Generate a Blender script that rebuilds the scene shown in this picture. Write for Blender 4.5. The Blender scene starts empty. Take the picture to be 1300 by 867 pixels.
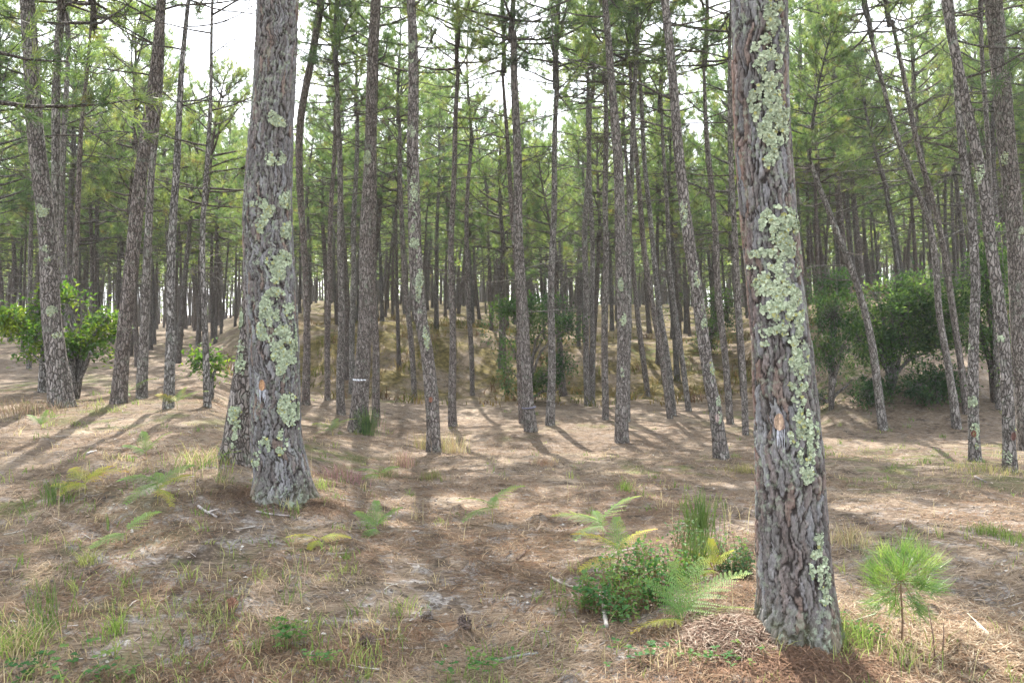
import bpy, math, random
import numpy as np
from mathutils import Vector, Matrix

S = bpy.context.scene
COL = S.collection
RNG = np.random.default_rng(7)
random.seed(7)

# ------------------------------------------------------------------ camera
F = 1012.0                       # focal length in photograph pixels (1300 wide)
PITCH = math.radians(1.9)
CAMZ = 1.62
cam_d = bpy.data.cameras.new('camera')
cam_d.sensor_width = 36.0
cam_d.lens = 36.0 * F / 1300.0
cam_d.clip_start = 0.05
cam_d.clip_end = 3000
cam = bpy.data.objects.new('camera', cam_d)
COL.objects.link(cam)
cam.location = (0, 0, CAMZ)
cam.rotation_euler = (math.radians(90) - PITCH, 0, 0)
S.camera = cam

# ------------------------------------------------------------------ sky, sun, exposure
SUN_EL, SUN_AZ = math.radians(50), math.radians(-8)     # azimuth from +Y towards +X
w = bpy.data.worlds.new('World')
S.world = w
w.use_nodes = True
nt = w.node_tree
nt.nodes.clear()
wo = nt.nodes.new('ShaderNodeOutputWorld')
bg = nt.nodes.new('ShaderNodeBackground')
sk = nt.nodes.new('ShaderNodeTexSky')
sk.sky_type = 'NISHITA'
sk.sun_disc = False
sk.sun_elevation = SUN_EL
sk.sun_rotation = SUN_AZ
sk.air_density = 1.0
sk.dust_density = 3.0
sk.ozone_density = 1.0
# thin bright cloud over the whole sky
tc = nt.nodes.new('ShaderNodeTexCoord')
nz = nt.nodes.new('ShaderNodeTexNoise')
nz.inputs['Scale'].default_value = 2.2
nz.inputs['Detail'].default_value = 5
rp = nt.nodes.new('ShaderNodeMapRange')
rp.inputs['From Min'].default_value = 0.30
rp.inputs['From Max'].default_value = 0.62
rp.inputs['To Min'].default_value = 0.45
rp.inputs['To Max'].default_value = 0.85
mx = nt.nodes.new('ShaderNodeMix')
mx.data_type = 'RGBA'
mx.inputs['B'].default_value = (11.5, 12.0, 12.8, 1)
nt.links.new(tc.outputs['Generated'], nz.inputs['Vector'])
nt.links.new(nz.outputs['Fac'], rp.inputs['Value'])
nt.links.new(rp.outputs['Result'], mx.inputs['Factor'])
nt.links.new(sk.outputs['Color'], mx.inputs['A'])
nt.links.new(mx.outputs['Result'], bg.inputs['Color'])
bg.inputs['Strength'].default_value = 0.12
nt.links.new(bg.outputs['Background'], wo.inputs['Surface'])

sl = bpy.data.lights.new('sun', 'SUN')
sl.energy = 5.0
sl.angle = math.radians(0.55)
sl.color = (1.0, 0.955, 0.88)
sun = bpy.data.objects.new('sun', sl)
COL.objects.link(sun)
sd = Vector((math.sin(SUN_AZ) * math.cos(SUN_EL), math.cos(SUN_AZ) * math.cos(SUN_EL), math.sin(SUN_EL)))
sun.rotation_euler = sd.to_track_quat('Z', 'Y').to_euler()
sun.location = (0, 0, 30)

S.view_settings.view_transform = 'Standard'
S.view_settings.look = 'None'
S.view_settings.exposure = 1.62
S.view_settings.gamma = 1.0
S.cycles.max_bounces = 6
S.cycles.diffuse_bounces = 4
S.cycles.transmission_bounces = 4

# ------------------------------------------------------------------ helpers
def sstep(a, b, x):
    t = np.clip((x - a) / (b - a), 0, 1)
    return t * t * (3 - 2 * t)

def hsh(xi, yi, seed):
    h = (xi.astype(np.int64) * 374761393 + yi.astype(np.int64) * 668265263 + seed * 1442695041) & 0xffffffff
    h = ((h ^ (h >> 13)) * 1274126177) & 0xffffffff
    h = ((h ^ (h >> 16)) * 2246822519) & 0xffffffff
    h = h ^ (h >> 15)
    return h / 4294967296.0

def vnoise(x, y, seed=0):
    x = np.asarray(x, float); y = np.asarray(y, float)
    xi = np.floor(x); yi = np.floor(y)
    fx = x - xi; fy = y - yi
    fx = fx * fx * (3 - 2 * fx); fy = fy * fy * (3 - 2 * fy)
    a = hsh(xi, yi, seed); b = hsh(xi + 1, yi, seed)
    c = hsh(xi, yi + 1, seed); d = hsh(xi + 1, yi + 1, seed)
    return (a + (b - a) * fx + (c - a) * fy + (a - b - c + d) * fx * fy) * 2 - 1

def fbm(x, y, seed=0, o=3):
    s = 0; a = 1.0; n = 0
    for i in range(o):
        s = s + a * vnoise(x * 2 ** i, y * 2 ** i, seed + i * 17); n += a; a *= 0.5
    return s / n

MOUND = (1.40, 4.15)

def gz(x, y):
    x = np.asarray(x, float); y = np.asarray(y, float)
    a = x / np.maximum(y, 6.0)
    L = sstep(-.27, -.40, a)
    R = sstep(.27, .42, a)
    by = 21.5 - 8.3 * R; cy = 27.0 - 2.5 * R; cz = 1.25 - .45 * sstep(-.04, .06, a) + 1.7 * R + .35 * vnoise(x * .25, y * .05 + 3, 8)
    z = -0.60 * sstep(5, 14.5, y) * (1 - L) + (cz + 0.6) * sstep(by, cy, y + 1.2 * vnoise(x * .3, y * .1, 5)) * (1 - L)
    z = z + .30 * sstep(3, 8, y) * sstep(-.08, -.36, a) + .35 * sstep(18, 45, y) * L
    z = z + 1.5 * sstep(30, 70, y) * (1 - L)
    far = sstep(70, 30, np.hypot(x, y))
    z = z + .11 * fbm(x * .55, y * .55, 3, 3) * far * sstep(1.5, 5, np.hypot(x, y))
    near = sstep(22, 8, np.hypot(x, y))
    z = z + near * (.022 * fbm(x * 3.3, y * 3.3, 9, 3) + .010 * fbm(x * 14, y * 14, 12, 2))
    # scattered clods and hoof marks
    z = z + .16 * fbm(x * .9, y * .9, 61, 3) * sstep(18, 23, y) * far
    cl = sstep(.45, .75, fbm(x * 4.1, y * 4.1, 31, 2))
    z = z + near * .045 * cl
    z = z + .12 * np.exp(-((x - MOUND[0]) ** 2 + (y - MOUND[1]) ** 2) / (2 * .36 ** 2))
    return z

def ray(px, py):
    u = (px - 650) / F; v = (433.5 - py) / F
    c, s = math.cos(PITCH), math.sin(PITCH)
    return np.array([u, c + v * s, -s + v * c])

_t = np.concatenate([np.arange(2, 16, .01), np.arange(16, 140, .05)])
def ghit(px, py):
    d = ray(px, py)
    P = d[None, :] * _t[:, None]
    below = (P[:, 2] + CAMZ) < gz(P[:, 0], P[:, 1])
    i = np.argmax(below) if below.any() else len(_t) - 1
    p = P[i].copy(); p[2] = float(gz(p[0], p[1]))
    return p

def at_y(px, py, Y):
    d = ray(px, py); t = Y / d[1]
    return np.array([d[0] * t, Y, CAMZ + d[2] * t])

class MB:
    """collects vertices, faces and material slots with numpy"""
    def __init__(s):
        s.V = []; s.F = []; s.n = 0; s.C = []
    def add(s, V, F, mat=0, col=None):
        V = np.asarray(V, float).reshape(-1, 3); F = np.asarray(F, np.int64)
        s.V.append(V); s.F.append((F + s.n, mat)); s.n += len(V)
        if col is None: col = np.ones((len(V), 3)) * .5
        col = np.asarray(col, float)
        if col.ndim == 1: col = np.tile(col, (len(V), 1))
        s.C.append(col)
    def mesh(s, name, mats, smooth=True, color=False, origin=None):
        V = np.concatenate(s.V)
        if origin is not None: V = V - np.asarray(origin)[None, :]
        me = bpy.data.meshes.new(name)
        tot = [f.shape for f, m in s.F]
        loops = np.concatenate([f.ravel() for f, m in s.F])
        lt = np.concatenate([np.full(f.shape[0], f.shape[1]) for f, m in s.F])
        mi = np.concatenate([np.full(f.shape[0], m) for f, m in s.F])
        ls = np.concatenate([[0], np.cumsum(lt)[:-1]])
        me.vertices.add(len(V)); me.vertices.foreach_set('co', V.astype(np.float32).ravel())
        me.loops.add(len(loops)); me.loops.foreach_set('vertex_index', loops.astype(np.int32))
        me.polygons.add(len(lt)); me.polygons.foreach_set('loop_start', ls.astype(np.int32))
        for m in mats: me.materials.append(m)
        me.polygons.foreach_set('material_index', mi.astype(np.int32))
        me.polygons.foreach_set('use_smooth', np.full(len(lt), smooth))
        if color:
            C = np.concatenate(s.C)
            at = me.color_attributes.new('col', 'FLOAT_COLOR', 'POINT')
            at.data.foreach_set('color', np.concatenate([C, np.ones((len(C), 1))], 1).astype(np.float32).ravel())
        me.update(calc_edges=True)
        return me

def obj(name, me, parent=None, loc=(0, 0, 0), rot=None, scale=None, label=None, cat=None, group=None, kind=None):
    o = bpy.data.objects.new(name, me)
    COL.objects.link(o)
    if parent is not None: o.parent = parent
    o.location = loc
    if rot is not None: o.rotation_euler = rot
    if scale is not None: o.scale = (scale,) * 3 if np.isscalar(scale) else scale
    if label: o['label'] = label
    if cat: o['category'] = cat
    if group: o['group'] = group
    if kind: o['kind'] = kind
    return o

def thing(name, loc, label, cat, group=None, rot=None, scale=None):
    return obj(name, None, None, loc, rot, scale, label, cat, group)

def nrm(v):
    return v / (np.linalg.norm(v, axis=-1, keepdims=True) + 1e-9)

def tube(mb, P, R, sides=6, mat=0, col=None, cap=True):
    P = np.asarray(P, float); R = np.asarray(R, float); n = len(P)
    T = nrm(np.gradient(P, axis=0))
    ref = np.array([0, 0, 1.0]) if abs(T[0, 2]) < .7 else np.array([1.0, 0, 0])
    A = nrm(np.cross(T, ref)); B = np.cross(T, A)
    th = np.linspace(0, 2 * np.pi, sides, endpoint=False)
    V = P[:, None, :] + R[:, None, None] * (np.cos(th)[None, :, None] * A[:, None, :] + np.sin(th)[None, :, None] * B[:, None, :])
    V = V.reshape(-1, 3)
    i = np.arange(n - 1)[:, None] * sides; j = np.arange(sides)[None, :]; k = (j + 1) % sides
    Fq = np.stack([i + j, i + k, i + sides + k, i + sides + j], -1).reshape(-1, 4)
    mb.add(V, Fq[:, ::-1], mat, col)
    if cap:
        m0 = mb.n - len(V)
        mb.F.append((np.array([[m0 + q for q in range(sides)]]), mat))
        mb.F.append((np.array([[m0 + (n - 1) * sides + q for q in range(sides)][::-1]]), mat))

# ------------------------------------------------------------------ materials
def new_mat(name):
    m = bpy.data.materials.new(name); m.use_nodes = True
    n = m.node_tree; n.nodes.clear()
    out = n.nodes.new('ShaderNodeOutputMaterial')
    return m, n, out

def N(n, typ, **kw):
    x = n.nodes.new(typ)
    for k, v in kw.items(): setattr(x, k, v)
    return x

def ramp(n, fac, stops):
    r = n.nodes.new('ShaderNodeValToRGB')
    e = r.color_ramp.elements
    while len(e) < len(stops): e.new(0.5)
    for q, (p, c) in zip(e, stops):
        q.position = p; q.color = (*c, 1)
    n.links.new(fac, r.inputs['Fac'])
    return r.outputs['Color']

def noise(n, vec, scale, detail=3, rough=.55, dist=0):
    x = n.nodes.new('ShaderNodeTexNoise')
    x.inputs['Scale'].default_value = scale; x.inputs['Detail'].default_value = detail
    x.inputs['Roughness'].default_value = rough; x.inputs['Distortion'].default_value = dist
    if vec is not None: n.links.new(vec, x.inputs['Vector'])
    return x.outputs['Fac']

def mapr(n, v, a, b, c=0, d=1):
    x = n.nodes.new('ShaderNodeMapRange')
    for k, q in zip(('From Min', 'From Max', 'To Min', 'To Max'), (a, b, c, d)): x.inputs[k].default_value = q
    n.links.new(v, x.inputs['Value']); return x.outputs['Result']

def mixc(n, f, a, b, mode='MIX'):
    x = n.nodes.new('ShaderNodeMix'); x.data_type = 'RGBA'; x.blend_type = mode
    for k, q in (('Factor', f), ('A', a), ('B', b)):
        i = [s for s in x.inputs if s.name == k and (k == 'Factor' and s.type == 'VALUE' or k != 'Factor' and s.type == 'RGBA')][0]
        if isinstance(q, (int, float)): i.default_value = q
        elif isinstance(q, tuple): i.default_value = (*q, 1)
        else: n.links.new(q, i)
    return [s for s in x.outputs if s.type == 'RGBA'][0]

def mathn(n, op, a, b=None):
    x = n.nodes.new('ShaderNodeMath'); x.operation = op
    for i, q in enumerate((a, b)):
        if q is None: continue
        if isinstance(q, (int, float)): x.inputs[i].default_value = q
        else: n.links.new(q, x.inputs[i])
    return x.outputs[0]

def principled(n, out, col, rough=.9, bump=None, bstr=.5, bdist=.01, spec=.25):
    p = n.nodes.new('ShaderNodeBsdfPrincipled')
    if isinstance(col, tuple): p.inputs['Base Color'].default_value = (*col, 1)
    else: n.links.new(col, p.inputs['Base Color'])
    if isinstance(rough, (int, float)): p.inputs['Roughness'].default_value = rough
    else: n.links.new(rough, p.inputs['Roughness'])
    p.inputs['Specular IOR Level'].default_value = spec
    if bump is not None:
        b = n.nodes.new('ShaderNodeBump'); b.inputs['Strength'].default_value = bstr; b.inputs['Distance'].default_value = bdist
        n.links.new(bump, b.inputs['Height']); n.links.new(b.outputs['Normal'], p.inputs['Normal'])
    n.links.new(p.outputs['BSDF'], out.inputs['Surface'])
    return p

def leaf_mat(name, stops, nscale=1.5, trans=.45, rough=.5, island=.35, spec=.3, dead=None, space='Object'):
    m, n, out = new_mat(name)
    tcn = n.nodes.new('ShaderNodeTexCoord')
    f = noise(n, tcn.outputs[space], nscale, 2)
    oi = n.nodes.new('ShaderNodeObjectInfo')
    geo = n.nodes.new('ShaderNodeNewGeometry')
    a = mathn(n, 'MULTIPLY_ADD', geo.outputs['Random Per Island'], island)
    a.node.inputs[2].default_value = -island / 2
    f = mapr(n, f, .3, .7)
    f = mathn(n, 'ADD', f, a)
    b = mathn(n, 'MULTIPLY_ADD', oi.outputs['Random'], .35); b.node.inputs[2].default_value = -.17
    f = mathn(n, 'ADD', f, b)
    c = ramp(n, f, stops)
    if dead:
        g = noise(n, tcn.outputs[space], nscale * 1.7 + .3, 2)
        c = mixc(n, mapr(n, g, .60, .72, 0, .8), c, dead)
    d = n.nodes.new('ShaderNodeBsdfDiffuse'); n.links.new(c, d.inputs['Color'])
    t = n.nodes.new('ShaderNodeBsdfTranslucent')
    tcx = mixc(n, 1.0, c, (1.5, 1.5, .64), 'MULTIPLY'); n.links.new(tcx, t.inputs['Color'])
    ms = n.nodes.new('ShaderNodeMixShader'); ms.inputs[0].default_value = trans
    n.links.new(d.outputs[0], ms.inputs[1]); n.links.new(t.outputs[0], ms.inputs[2])
    g = n.nodes.new('ShaderNodeBsdfGlossy'); g.inputs['Roughness'].default_value = rough; g.inputs['Color'].default_value = (.8, .8, .8, 1)
    ms2 = n.nodes.new('ShaderNodeMixShader'); ms2.inputs[0].default_value = spec * .2
    n.links.new(ms.outputs[0], ms2.inputs[1]); n.links.new(g.outputs[0], ms2.inputs[2])
    n.links.new(ms2.outputs[0], out.inputs['Surface'])
    return m

# ground ----------------------------------------------------------
def ground_mat():
    m, n, out = new_mat('forest_floor')
    tcn = n.nodes.new('ShaderNodeTexCoord'); v = tcn.outputs['Object']
    at = n.nodes.new('ShaderNodeAttribute'); at.attribute_name = 'col'
    sep = n.nodes.new('ShaderNodeSeparateColor'); n.links.new(at.outputs['Color'], sep.inputs[0])
    big = noise(n, v, .9, 4, .6)
    med = noise(n, v, 5.5, 5, .65)
    fin = noise(n, v, 42, 4, .7)
    # stretched fibres in two directions
    def fib(rz, sc):
        mp = n.nodes.new('ShaderNodeMapping'); mp.inputs['Rotation'].default_value = (0, 0, rz); mp.inputs['Scale'].default_value = (1, 7, 1)
        n.links.new(v, mp.inputs['Vector']); return noise(n, mp.outputs[0], sc, 3, .7, .6)
    f1, f2, f3 = fib(.4, 11), fib(1.7, 13), fib(2.7, 9)
    fibm = mathn(n, 'MAXIMUM', mathn(n, 'MAXIMUM', f1, f2), f3)
    needle = ramp(n, fibm, [(.42, (.055, .040, .030)), (.55, (.170, .128, .096)), (.66, (.32, .25, .188)), (.8, (.48, .40, .31))])
    straw = ramp(n, fibm, [(.42, (.13, .095, .07)), (.58, (.34, .265, .195)), (.72, (.54, .45, .35))])
    c = mixc(n, mapr(n, big, .50, .66), needle, straw)
    sand = ramp(n, fin, [(.35, (.12, .105, .095)), (.5, (.30, .275, .26)), (.65, (.50, .47, .45))])
    sm = mathn(n, 'MULTIPLY', mapr(n, med, .50, .60), sep.outputs[2])
    c = mixc(n, sm, c, sand)
    humus = ramp(n, fin, [(.3, (.035, .026, .02)), (.7, (.11, .085, .065))])
    c = mixc(n, mapr(n, noise(n, v, 4.2, 5, .7), .53, .63, 0, .85), c, humus)
    moss = ramp(n, noise(n, v, 7, 4, .7), [(.3, (.035, .03, .013)), (.5, (.11, .088, .033)), (.68, (.21, .165, .07))])
    c = mixc(n, mathn(n, 'MULTIPLY', sep.outputs[0], mapr(n, noise(n, v, .9, 5, .65), .42, .56, .1, 1)), c, moss)
    grs = ramp(n, fin, [(.3, (.05, .065, .02)), (.7, (.17, .21, .06))])
    c = mixc(n, mathn(n, 'MULTIPLY', sep.outputs[1], mapr(n, noise(n, v, 2.4, 4), .5, .62, 0, .75)), c, grs)
    hgt = mathn(n, 'ADD', mathn(n, 'MULTIPLY', fibm, 1.0), mathn(n, 'ADD', mathn(n, 'MULTIPLY', med, 1.6), mathn(n, 'MULTIPLY', fin, .5)))
    principled(n, out, c, .95, hgt, .9, .035, .1)
    return m

def bark_hero_mat():
    m, n, out = new_mat('plated_bark')
    tcn = n.nodes.new('ShaderNodeTexCoord'); v = tcn.outputs['Object']
    at = n.nodes.new('ShaderNodeAttribute'); at.attribute_name = 'col'
    mp = n.nodes.new('ShaderNodeMapping'); mp.inputs['Scale'].default_value = (1, 1, .35); n.links.new(v, mp.inputs['Vector'])
    f = noise(n, mp.outputs[0], 90, 5, .7)
    g = noise(n, v, 26, 4, .65)
    c = mixc(n, 1.0, at.outputs['Color'], ramp(n, f, [(.3, (.55, .55, .55)), (.5, (1, 1, 1)), (.7, (1.55, 1.55, 1.6))]), 'MULTIPLY')
    speck = mathn(n, 'MULTIPLY', mapr(n, g, .52, .62), mapr(n, noise(n, v, 2.5, 2), .42, .62, .12, 1))
    c = mixc(n, mathn(n, 'MULTIPLY', speck, .75), c, (.30, .35, .26))
    principled(n, out, c, .8, mathn(n, 'ADD', f, g), .6, .006, .3)
    return m

def bark_far_mat(name='furrowed_bark', k=1.0):
    m, n, out = new_mat(name)
    tcn = n.nodes.new('ShaderNodeTexCoord'); v = tcn.outputs['Object']
    oi = n.nodes.new('ShaderNodeObjectInfo')
    wn = n.nodes.new('ShaderNodeTexNoise'); wn.inputs['Scale'].default_value = 9; wn.inputs['Detail'].default_value = 3
    n.links.new(v, wn.inputs['Vector'])
    wv = n.nodes.new('ShaderNodeVectorMath'); wv.operation = 'MULTIPLY_ADD'; wv.inputs[1].default_value = (.09, .09, .22)
    n.links.new(wn.outputs['Color'], wv.inputs[0]); n.links.new(v, wv.inputs[2])
    mp = n.nodes.new('ShaderNodeMapping'); mp.inputs['Scale'].default_value = (1, 1, .30); n.links.new(wv.outputs[0], mp.inputs['Vector'])
    vo = n.nodes.new('ShaderNodeTexVoronoi'); vo.feature = 'DISTANCE_TO_EDGE'; vo.inputs['Scale'].default_value = 30
    vc = n.nodes.new('ShaderNodeTexVoronoi'); vc.inputs['Scale'].default_value = 30
    n.links.new(mp.outputs[0], vo.inputs['Vector']); n.links.new(mp.outputs[0], vc.inputs['Vector'])
    sc = n.nodes.new('ShaderNodeSeparateColor'); n.links.new(vc.outputs['Color'], sc.inputs[0])
    e = mapr(n, vo.outputs['Distance'], .0, .16)
    f = noise(n, mp.outputs[0], 16, 5, .7)
    base = ramp(n, f, [(.3, (.145, .138, .132)), (.5, (.27, .262, .254)), (.68, (.40, .395, .385))])
    base = mixc(n, 1.0, base, ramp(n, sc.outputs[0], [(0, (.7 * k, .68 * k, .66 * k)), (1, (1.3 * k, 1.25 * k, 1.22 * k))]), 'MULTIPLY')
    red = mixc(n, mapr(n, oi.outputs['Random'], 0, 1, .0, .5), base, (.17, .115, .095))
    c = mixc(n, e, (.060, .052, .046), red)
    lich = mathn(n, 'MULTIPLY', mapr(n, noise(n, v, 9, 5, .75), .54, .66), mapr(n, noise(n, v, .9, 2), .40, .6, .05, 1))
    c = mixc(n, mathn(n, 'MULTIPLY', lich, .7), c, (.27, .32, .25))
    spk = mapr(n, noise(n, v, 38, 3, .7), .66, .72, 0, .7)
    c = mixc(n, spk, c, (.34, .36, .30))
    principled(n, out, c, .9, mathn(n, 'ADD', e, f), .9, .02, .15)
    return m

def attr_mat(name, rough=.7, mul=1.0, trans=0):
    m, n, out = new_mat(name)
    at = n.nodes.new('ShaderNodeAttribute'); at.attribute_name = 'col'
    tcn = n.nodes.new('ShaderNodeTexCoord')
    f = noise(n, tcn.outputs['Object'], 60, 3)
    c = mixc(n, 1.0, at.outputs['Color'], ramp(n, f, [(.3, (.7, .7, .7)), (.7, (1.25, 1.25, 1.25))]), 'MULTIPLY')
    if trans:
        d = n.nodes.new('ShaderNodeBsdfDiffuse'); n.links.new(c, d.inputs['Color'])
        t = n.nodes.new('ShaderNodeBsdfTranslucent'); n.links.new(c, t.inputs['Color'])
        ms = n.nodes.new('ShaderNodeMixShader'); ms.inputs[0].default_value = trans
        n.links.new(d.outputs[0], ms.inputs[1]); n.links.new(t.outputs[0], ms.inputs[2])
        n.links.new(ms.outputs[0], out.inputs['Surface'])
    else:
        principled(n, out, c, rough, f, .4, .004, .2)
    return m

M_GROUND = ground_mat()
M_BARKH = bark_hero_mat()
M_BARK = bark_far_mat()
M_BARKD = bark_far_mat('dark_furrowed_bark', .62)  # same furrowed bark scaled darker, for stand trunks, crown limbs and dead branches
M_ATTR = attr_mat('plant_matter', .8)
M_ATTRT = attr_mat('thin_plant_matter', .8, trans=.4)
M_NEEDLE = leaf_mat('pine_needles', [(.0, (.044, .090, .046)), (.45, (.100, .160, .074)), (.8, (.175, .232, .10)), (1, (.24, .27, .12))], 1.3, .62, .45, .4, .35, dead=(.20, .13, .06))
M_LEAFL = leaf_mat('glossy_evergreen_leaves', [(.0, (.025, .06, .03)), (.5, (.055, .11, .05)), (1, (.13, .20, .07))], 1.6, .38, .55, .5, .08)
M_LEAFO = leaf_mat('oak_leaves', [(.0, (.035, .08, .025)), (.5, (.075, .15, .035)), (1, (.19, .24, .05))], 2.2, .45, .5, .5, .1)
M_LEAFB = leaf_mat('light_evergreen_leaves', [(.0, (.035, .075, .035)), (.5, (.09, .165, .065)), (1, (.24, .33, .14))], 2.4, .48, .55, .5, .1)
M_BRAMB = leaf_mat('bramble_leaves', [(.0, (.035, .10, .035)), (.5, (.07, .16, .05)), (1, (.16, .22, .07))], 7, .4, .55, .5, .06)
M_FERN = leaf_mat('fern_leaf', [(.0, (.10, .20, .06)), (.55, (.17, .28, .08)), (1, (.34, .36, .08))], 4, .5, .5, .3, .1)
M_FERNY = leaf_mat('yellowing_fern_leaf', [(.0, (.22, .28, .06)), (.5, (.36, .36, .07)), (1, (.42, .25, .06))], 5, .5, .5, .3, .1)
M_SAPL = leaf_mat('fresh_pine_needles', [(.0, (.07, .15, .045)), (.5, (.14, .25, .07)), (1, (.30, .38, .14))], 6, .4, .4, .6, .3)
M_BROOM = leaf_mat('broom_stems', [(.0, (.07, .14, .03)), (.5, (.14, .24, .05)), (1, (.26, .32, .08))], 5, .3, .5, .5, .2)

# ------------------------------------------------------------------ ground sheet (reaches the horizon)
def build_ground():
    rr = [0.6]
    while rr[-1] < 30: rr.append(rr[-1] * 1.0135 if rr[-1] > 2.4 else rr[-1] * 1.03)
    while rr[-1] < 1500: rr.append(rr[-1] * 1.07)
    rr = np.array(rr)
    half = math.radians(42)
    th = np.concatenate([np.linspace(-half, half, 430), np.linspace(half, 2 * np.pi - half, 70)[1:-1]])
    nr, nth = len(rr), len(th)
    X = rr[:, None] * np.sin(th)[None, :]; Y = rr[:, None] * np.cos(th)[None, :]
    Z = gz(X, Y)
    V = np.stack([X, Y, Z], -1).reshape(-1, 3)
    i = np.arange(nr - 1)[:, None] * nth; j = np.arange(nth)[None, :]; k = (j + 1) % nth
    Q = np.stack([i + j, i + nth + j, i + nth + k, i + k], -1).reshape(-1, 4)[:, ::-1]
    a = V[:, 0] / np.maximum(V[:, 1], 6)
    R = sstep(.27, .42, a); L = sstep(-.27, -.40, a)
    bank = sstep(19, 22.5, V[:, 1]) * (1 - L) * (1 - .75 * R)
    grassy = np.clip(sstep(.1, .6, fbm(V[:, 0] * .5, V[:, 1] * .5, 41, 2)) + .45 * sstep(-.05, -.3, a) * sstep(9, 3, V[:, 1]) + .8 * R * sstep(7, 9, V[:, 1]) * sstep(14, 11, V[:, 1]), 0, 1)
    sand = np.clip(.22 + sstep(8.5, 4.0, V[:, 1]) * .7, 0, 1)
    C = np.stack([bank, grassy, sand], -1)
    mb = MB(); mb.add(V, Q, 0, C)
    n0 = len(V)
    mb.add([[0, 0, float(gz(0, 0))]], np.zeros((0, 3), int))
    Fc = np.stack([np.full(nth, n0), np.arange(nth), (np.arange(nth) + 1) % nth], -1)[:, ::-1]
    mb.F.append((Fc, 0))
    obj('ground', mb.mesh('ground', [M_GROUND], True, True), kind='structure')
build_ground()

# ------------------------------------------------------------------ pine crowns and dead branches
def tufts(mb, C, D, m, ln, wd, mat, spread=.75):
    k = len(C)
    d = nrm(np.repeat(D, m, 0) + RNG.normal(0, spread, (k * m, 3)))
    b = np.repeat(C, m, 0) + RNG.normal(0, .018, (k * m, 3))
    L = ln * RNG.uniform(.7, 1.15, (k * m, 1))
    sd_ = nrm(np.cross(d, RNG.normal(0, 1, (k * m, 3)))) * wd / 2
    V = np.stack([b - sd_, b + sd_, b + d * L], 1).reshape(-1, 3)
    mb.add(V, np.arange(k * m * 3).reshape(-1, 3), mat)

def curve(p0, d0, L, n=6, up=.0, wob=.1):
    P = [np.array(p0, float)]; d = nrm(np.array(d0, float))
    for i in range(n - 1):
        P.append(P[-1] + d * L / (n - 1))
        d = nrm(d + np.array([0, 0, up / n]) + RNG.normal(0, wob, 3))
    return np.array(P)

def crown_mesh(idx, L=5.6, R=2.0, m=19, twl=.36, wd=.0105, whorl=.42, tuft_len=.16, sides=4):
    mb = MB()
    st = np.array([[.06 * math.sin(z * 1.1 + idx), .06 * math.cos(z * .9 + idx), z] for z in np.linspace(-.1, L, 12)])
    tube(mb, st, np.linspace(.07, .012, 12), 6, 0, cap=False)
    TC, TD = [], []
    z = 0.0
    while z < L - .15:
        t = max(z, 0) / L
        nb = random.choice([3, 4, 4, 5])
        a0 = random.uniform(0, 6.28)
        for b in range(nb):
            az = a0 + b * 2 * math.pi / nb + random.uniform(-.5, .5)
            ln = R * (1 - t) ** .62 * random.uniform(.5, 1.12) * (1 if t > .12 else .9) + .25
            el = -.05 + .9 * t + random.uniform(-.18, .2)
            d = np.array([math.cos(az) * math.cos(el), math.sin(az) * math.cos(el), math.sin(el)])
            P = curve([0, 0, z + random.uniform(-.1, .1)], d, ln, 7, .55, .09)
            tube(mb, P, np.linspace(.022 * (.5 + ln / 2), .005, 7), sides, 0, cap=False)
            # side twigs
            nt_ = int(3 + ln * 4.2)
            for q in range(nt_):
                s = .34 + .66 * (q + random.random()) / nt_
                fi = s * 6; i0 = min(int(fi), 5); p = P[i0] + (P[i0 + 1] - P[i0]) * (fi - i0)
                dd = nrm(P[i0 + 1] - P[i0])
                side = nrm(dd * .7 + RNG.normal(0, .75, 3) + np.array([0, 0, .25]))
                tl = twl * random.uniform(.5, 1.5) * (1.15 - .5 * s)
                tw = curve(p, side, tl, 4, .5, .15)
                tube(mb, tw, np.linspace(.006, .003, 4), 3, 0, cap=False)
                for e in (.5, .8, 1.0):
                    TC.append(tw[min(3, int(e * 3))] + RNG.normal(0, .03, 3)); TD.append(nrm(tw[-1] - tw[0]) + np.array([0, 0, .25]))
            TC.append(P[-1]); TD.append(nrm(P[-1] - P[-2])); TC.append(P[-2]); TD.append(nrm(P[-1] - P[-2]))
        z += whorl * random.uniform(.8, 1.2)
    TC.append(st[-1]); TD.append(np.array([0, 0, 1.0]))
    tufts(mb, np.array(TC), np.array(TD), m, tuft_len, wd, 1)
    return mb.mesh('pine_crown', [M_BARKD, M_NEEDLE], True)

CROWNS = [crown_mesh(i, 3.6 + .5 * (i % 3), 1.75 + .18 * (i % 4)) for i in range(8)]

def dead_branch_mesh(i):
    mb = MB()
    L = random.uniform(1.3, 2.6)
    P = curve([0, 0, 0], [1, 0, random.uniform(-.15, .3)], L, 9, random.uniform(-.35, .5), .10)
    tube(mb, P, np.linspace(.017, .0045, 9), 5, 0)
    for q in range(random.randint(3, 7)):
        k = random.randint(2, 7)
        dd = nrm(P[k + 1] - P[k])
        s = nrm(dd + RNG.normal(0, .55, 3))
        T = curve(P[k], s, random.uniform(.3, .9), 5, random.uniform(-.2, .4), .14)
        tube(mb, T, np.linspace(.008, .003, 5), 4, 0)
        if random.random() < .7:
            T2 = curve(T[2], nrm(s + RNG.normal(0, .6, 3)), random.uniform(.15, .4), 4, 0, .15)
            tube(mb, T2, np.linspace(.005, .0025, 4), 3, 0)
    return mb.mesh('dead_branch', [M_BARKD], True)
DEAD = [dead_branch_mesh(i) for i in range(10)]

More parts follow.
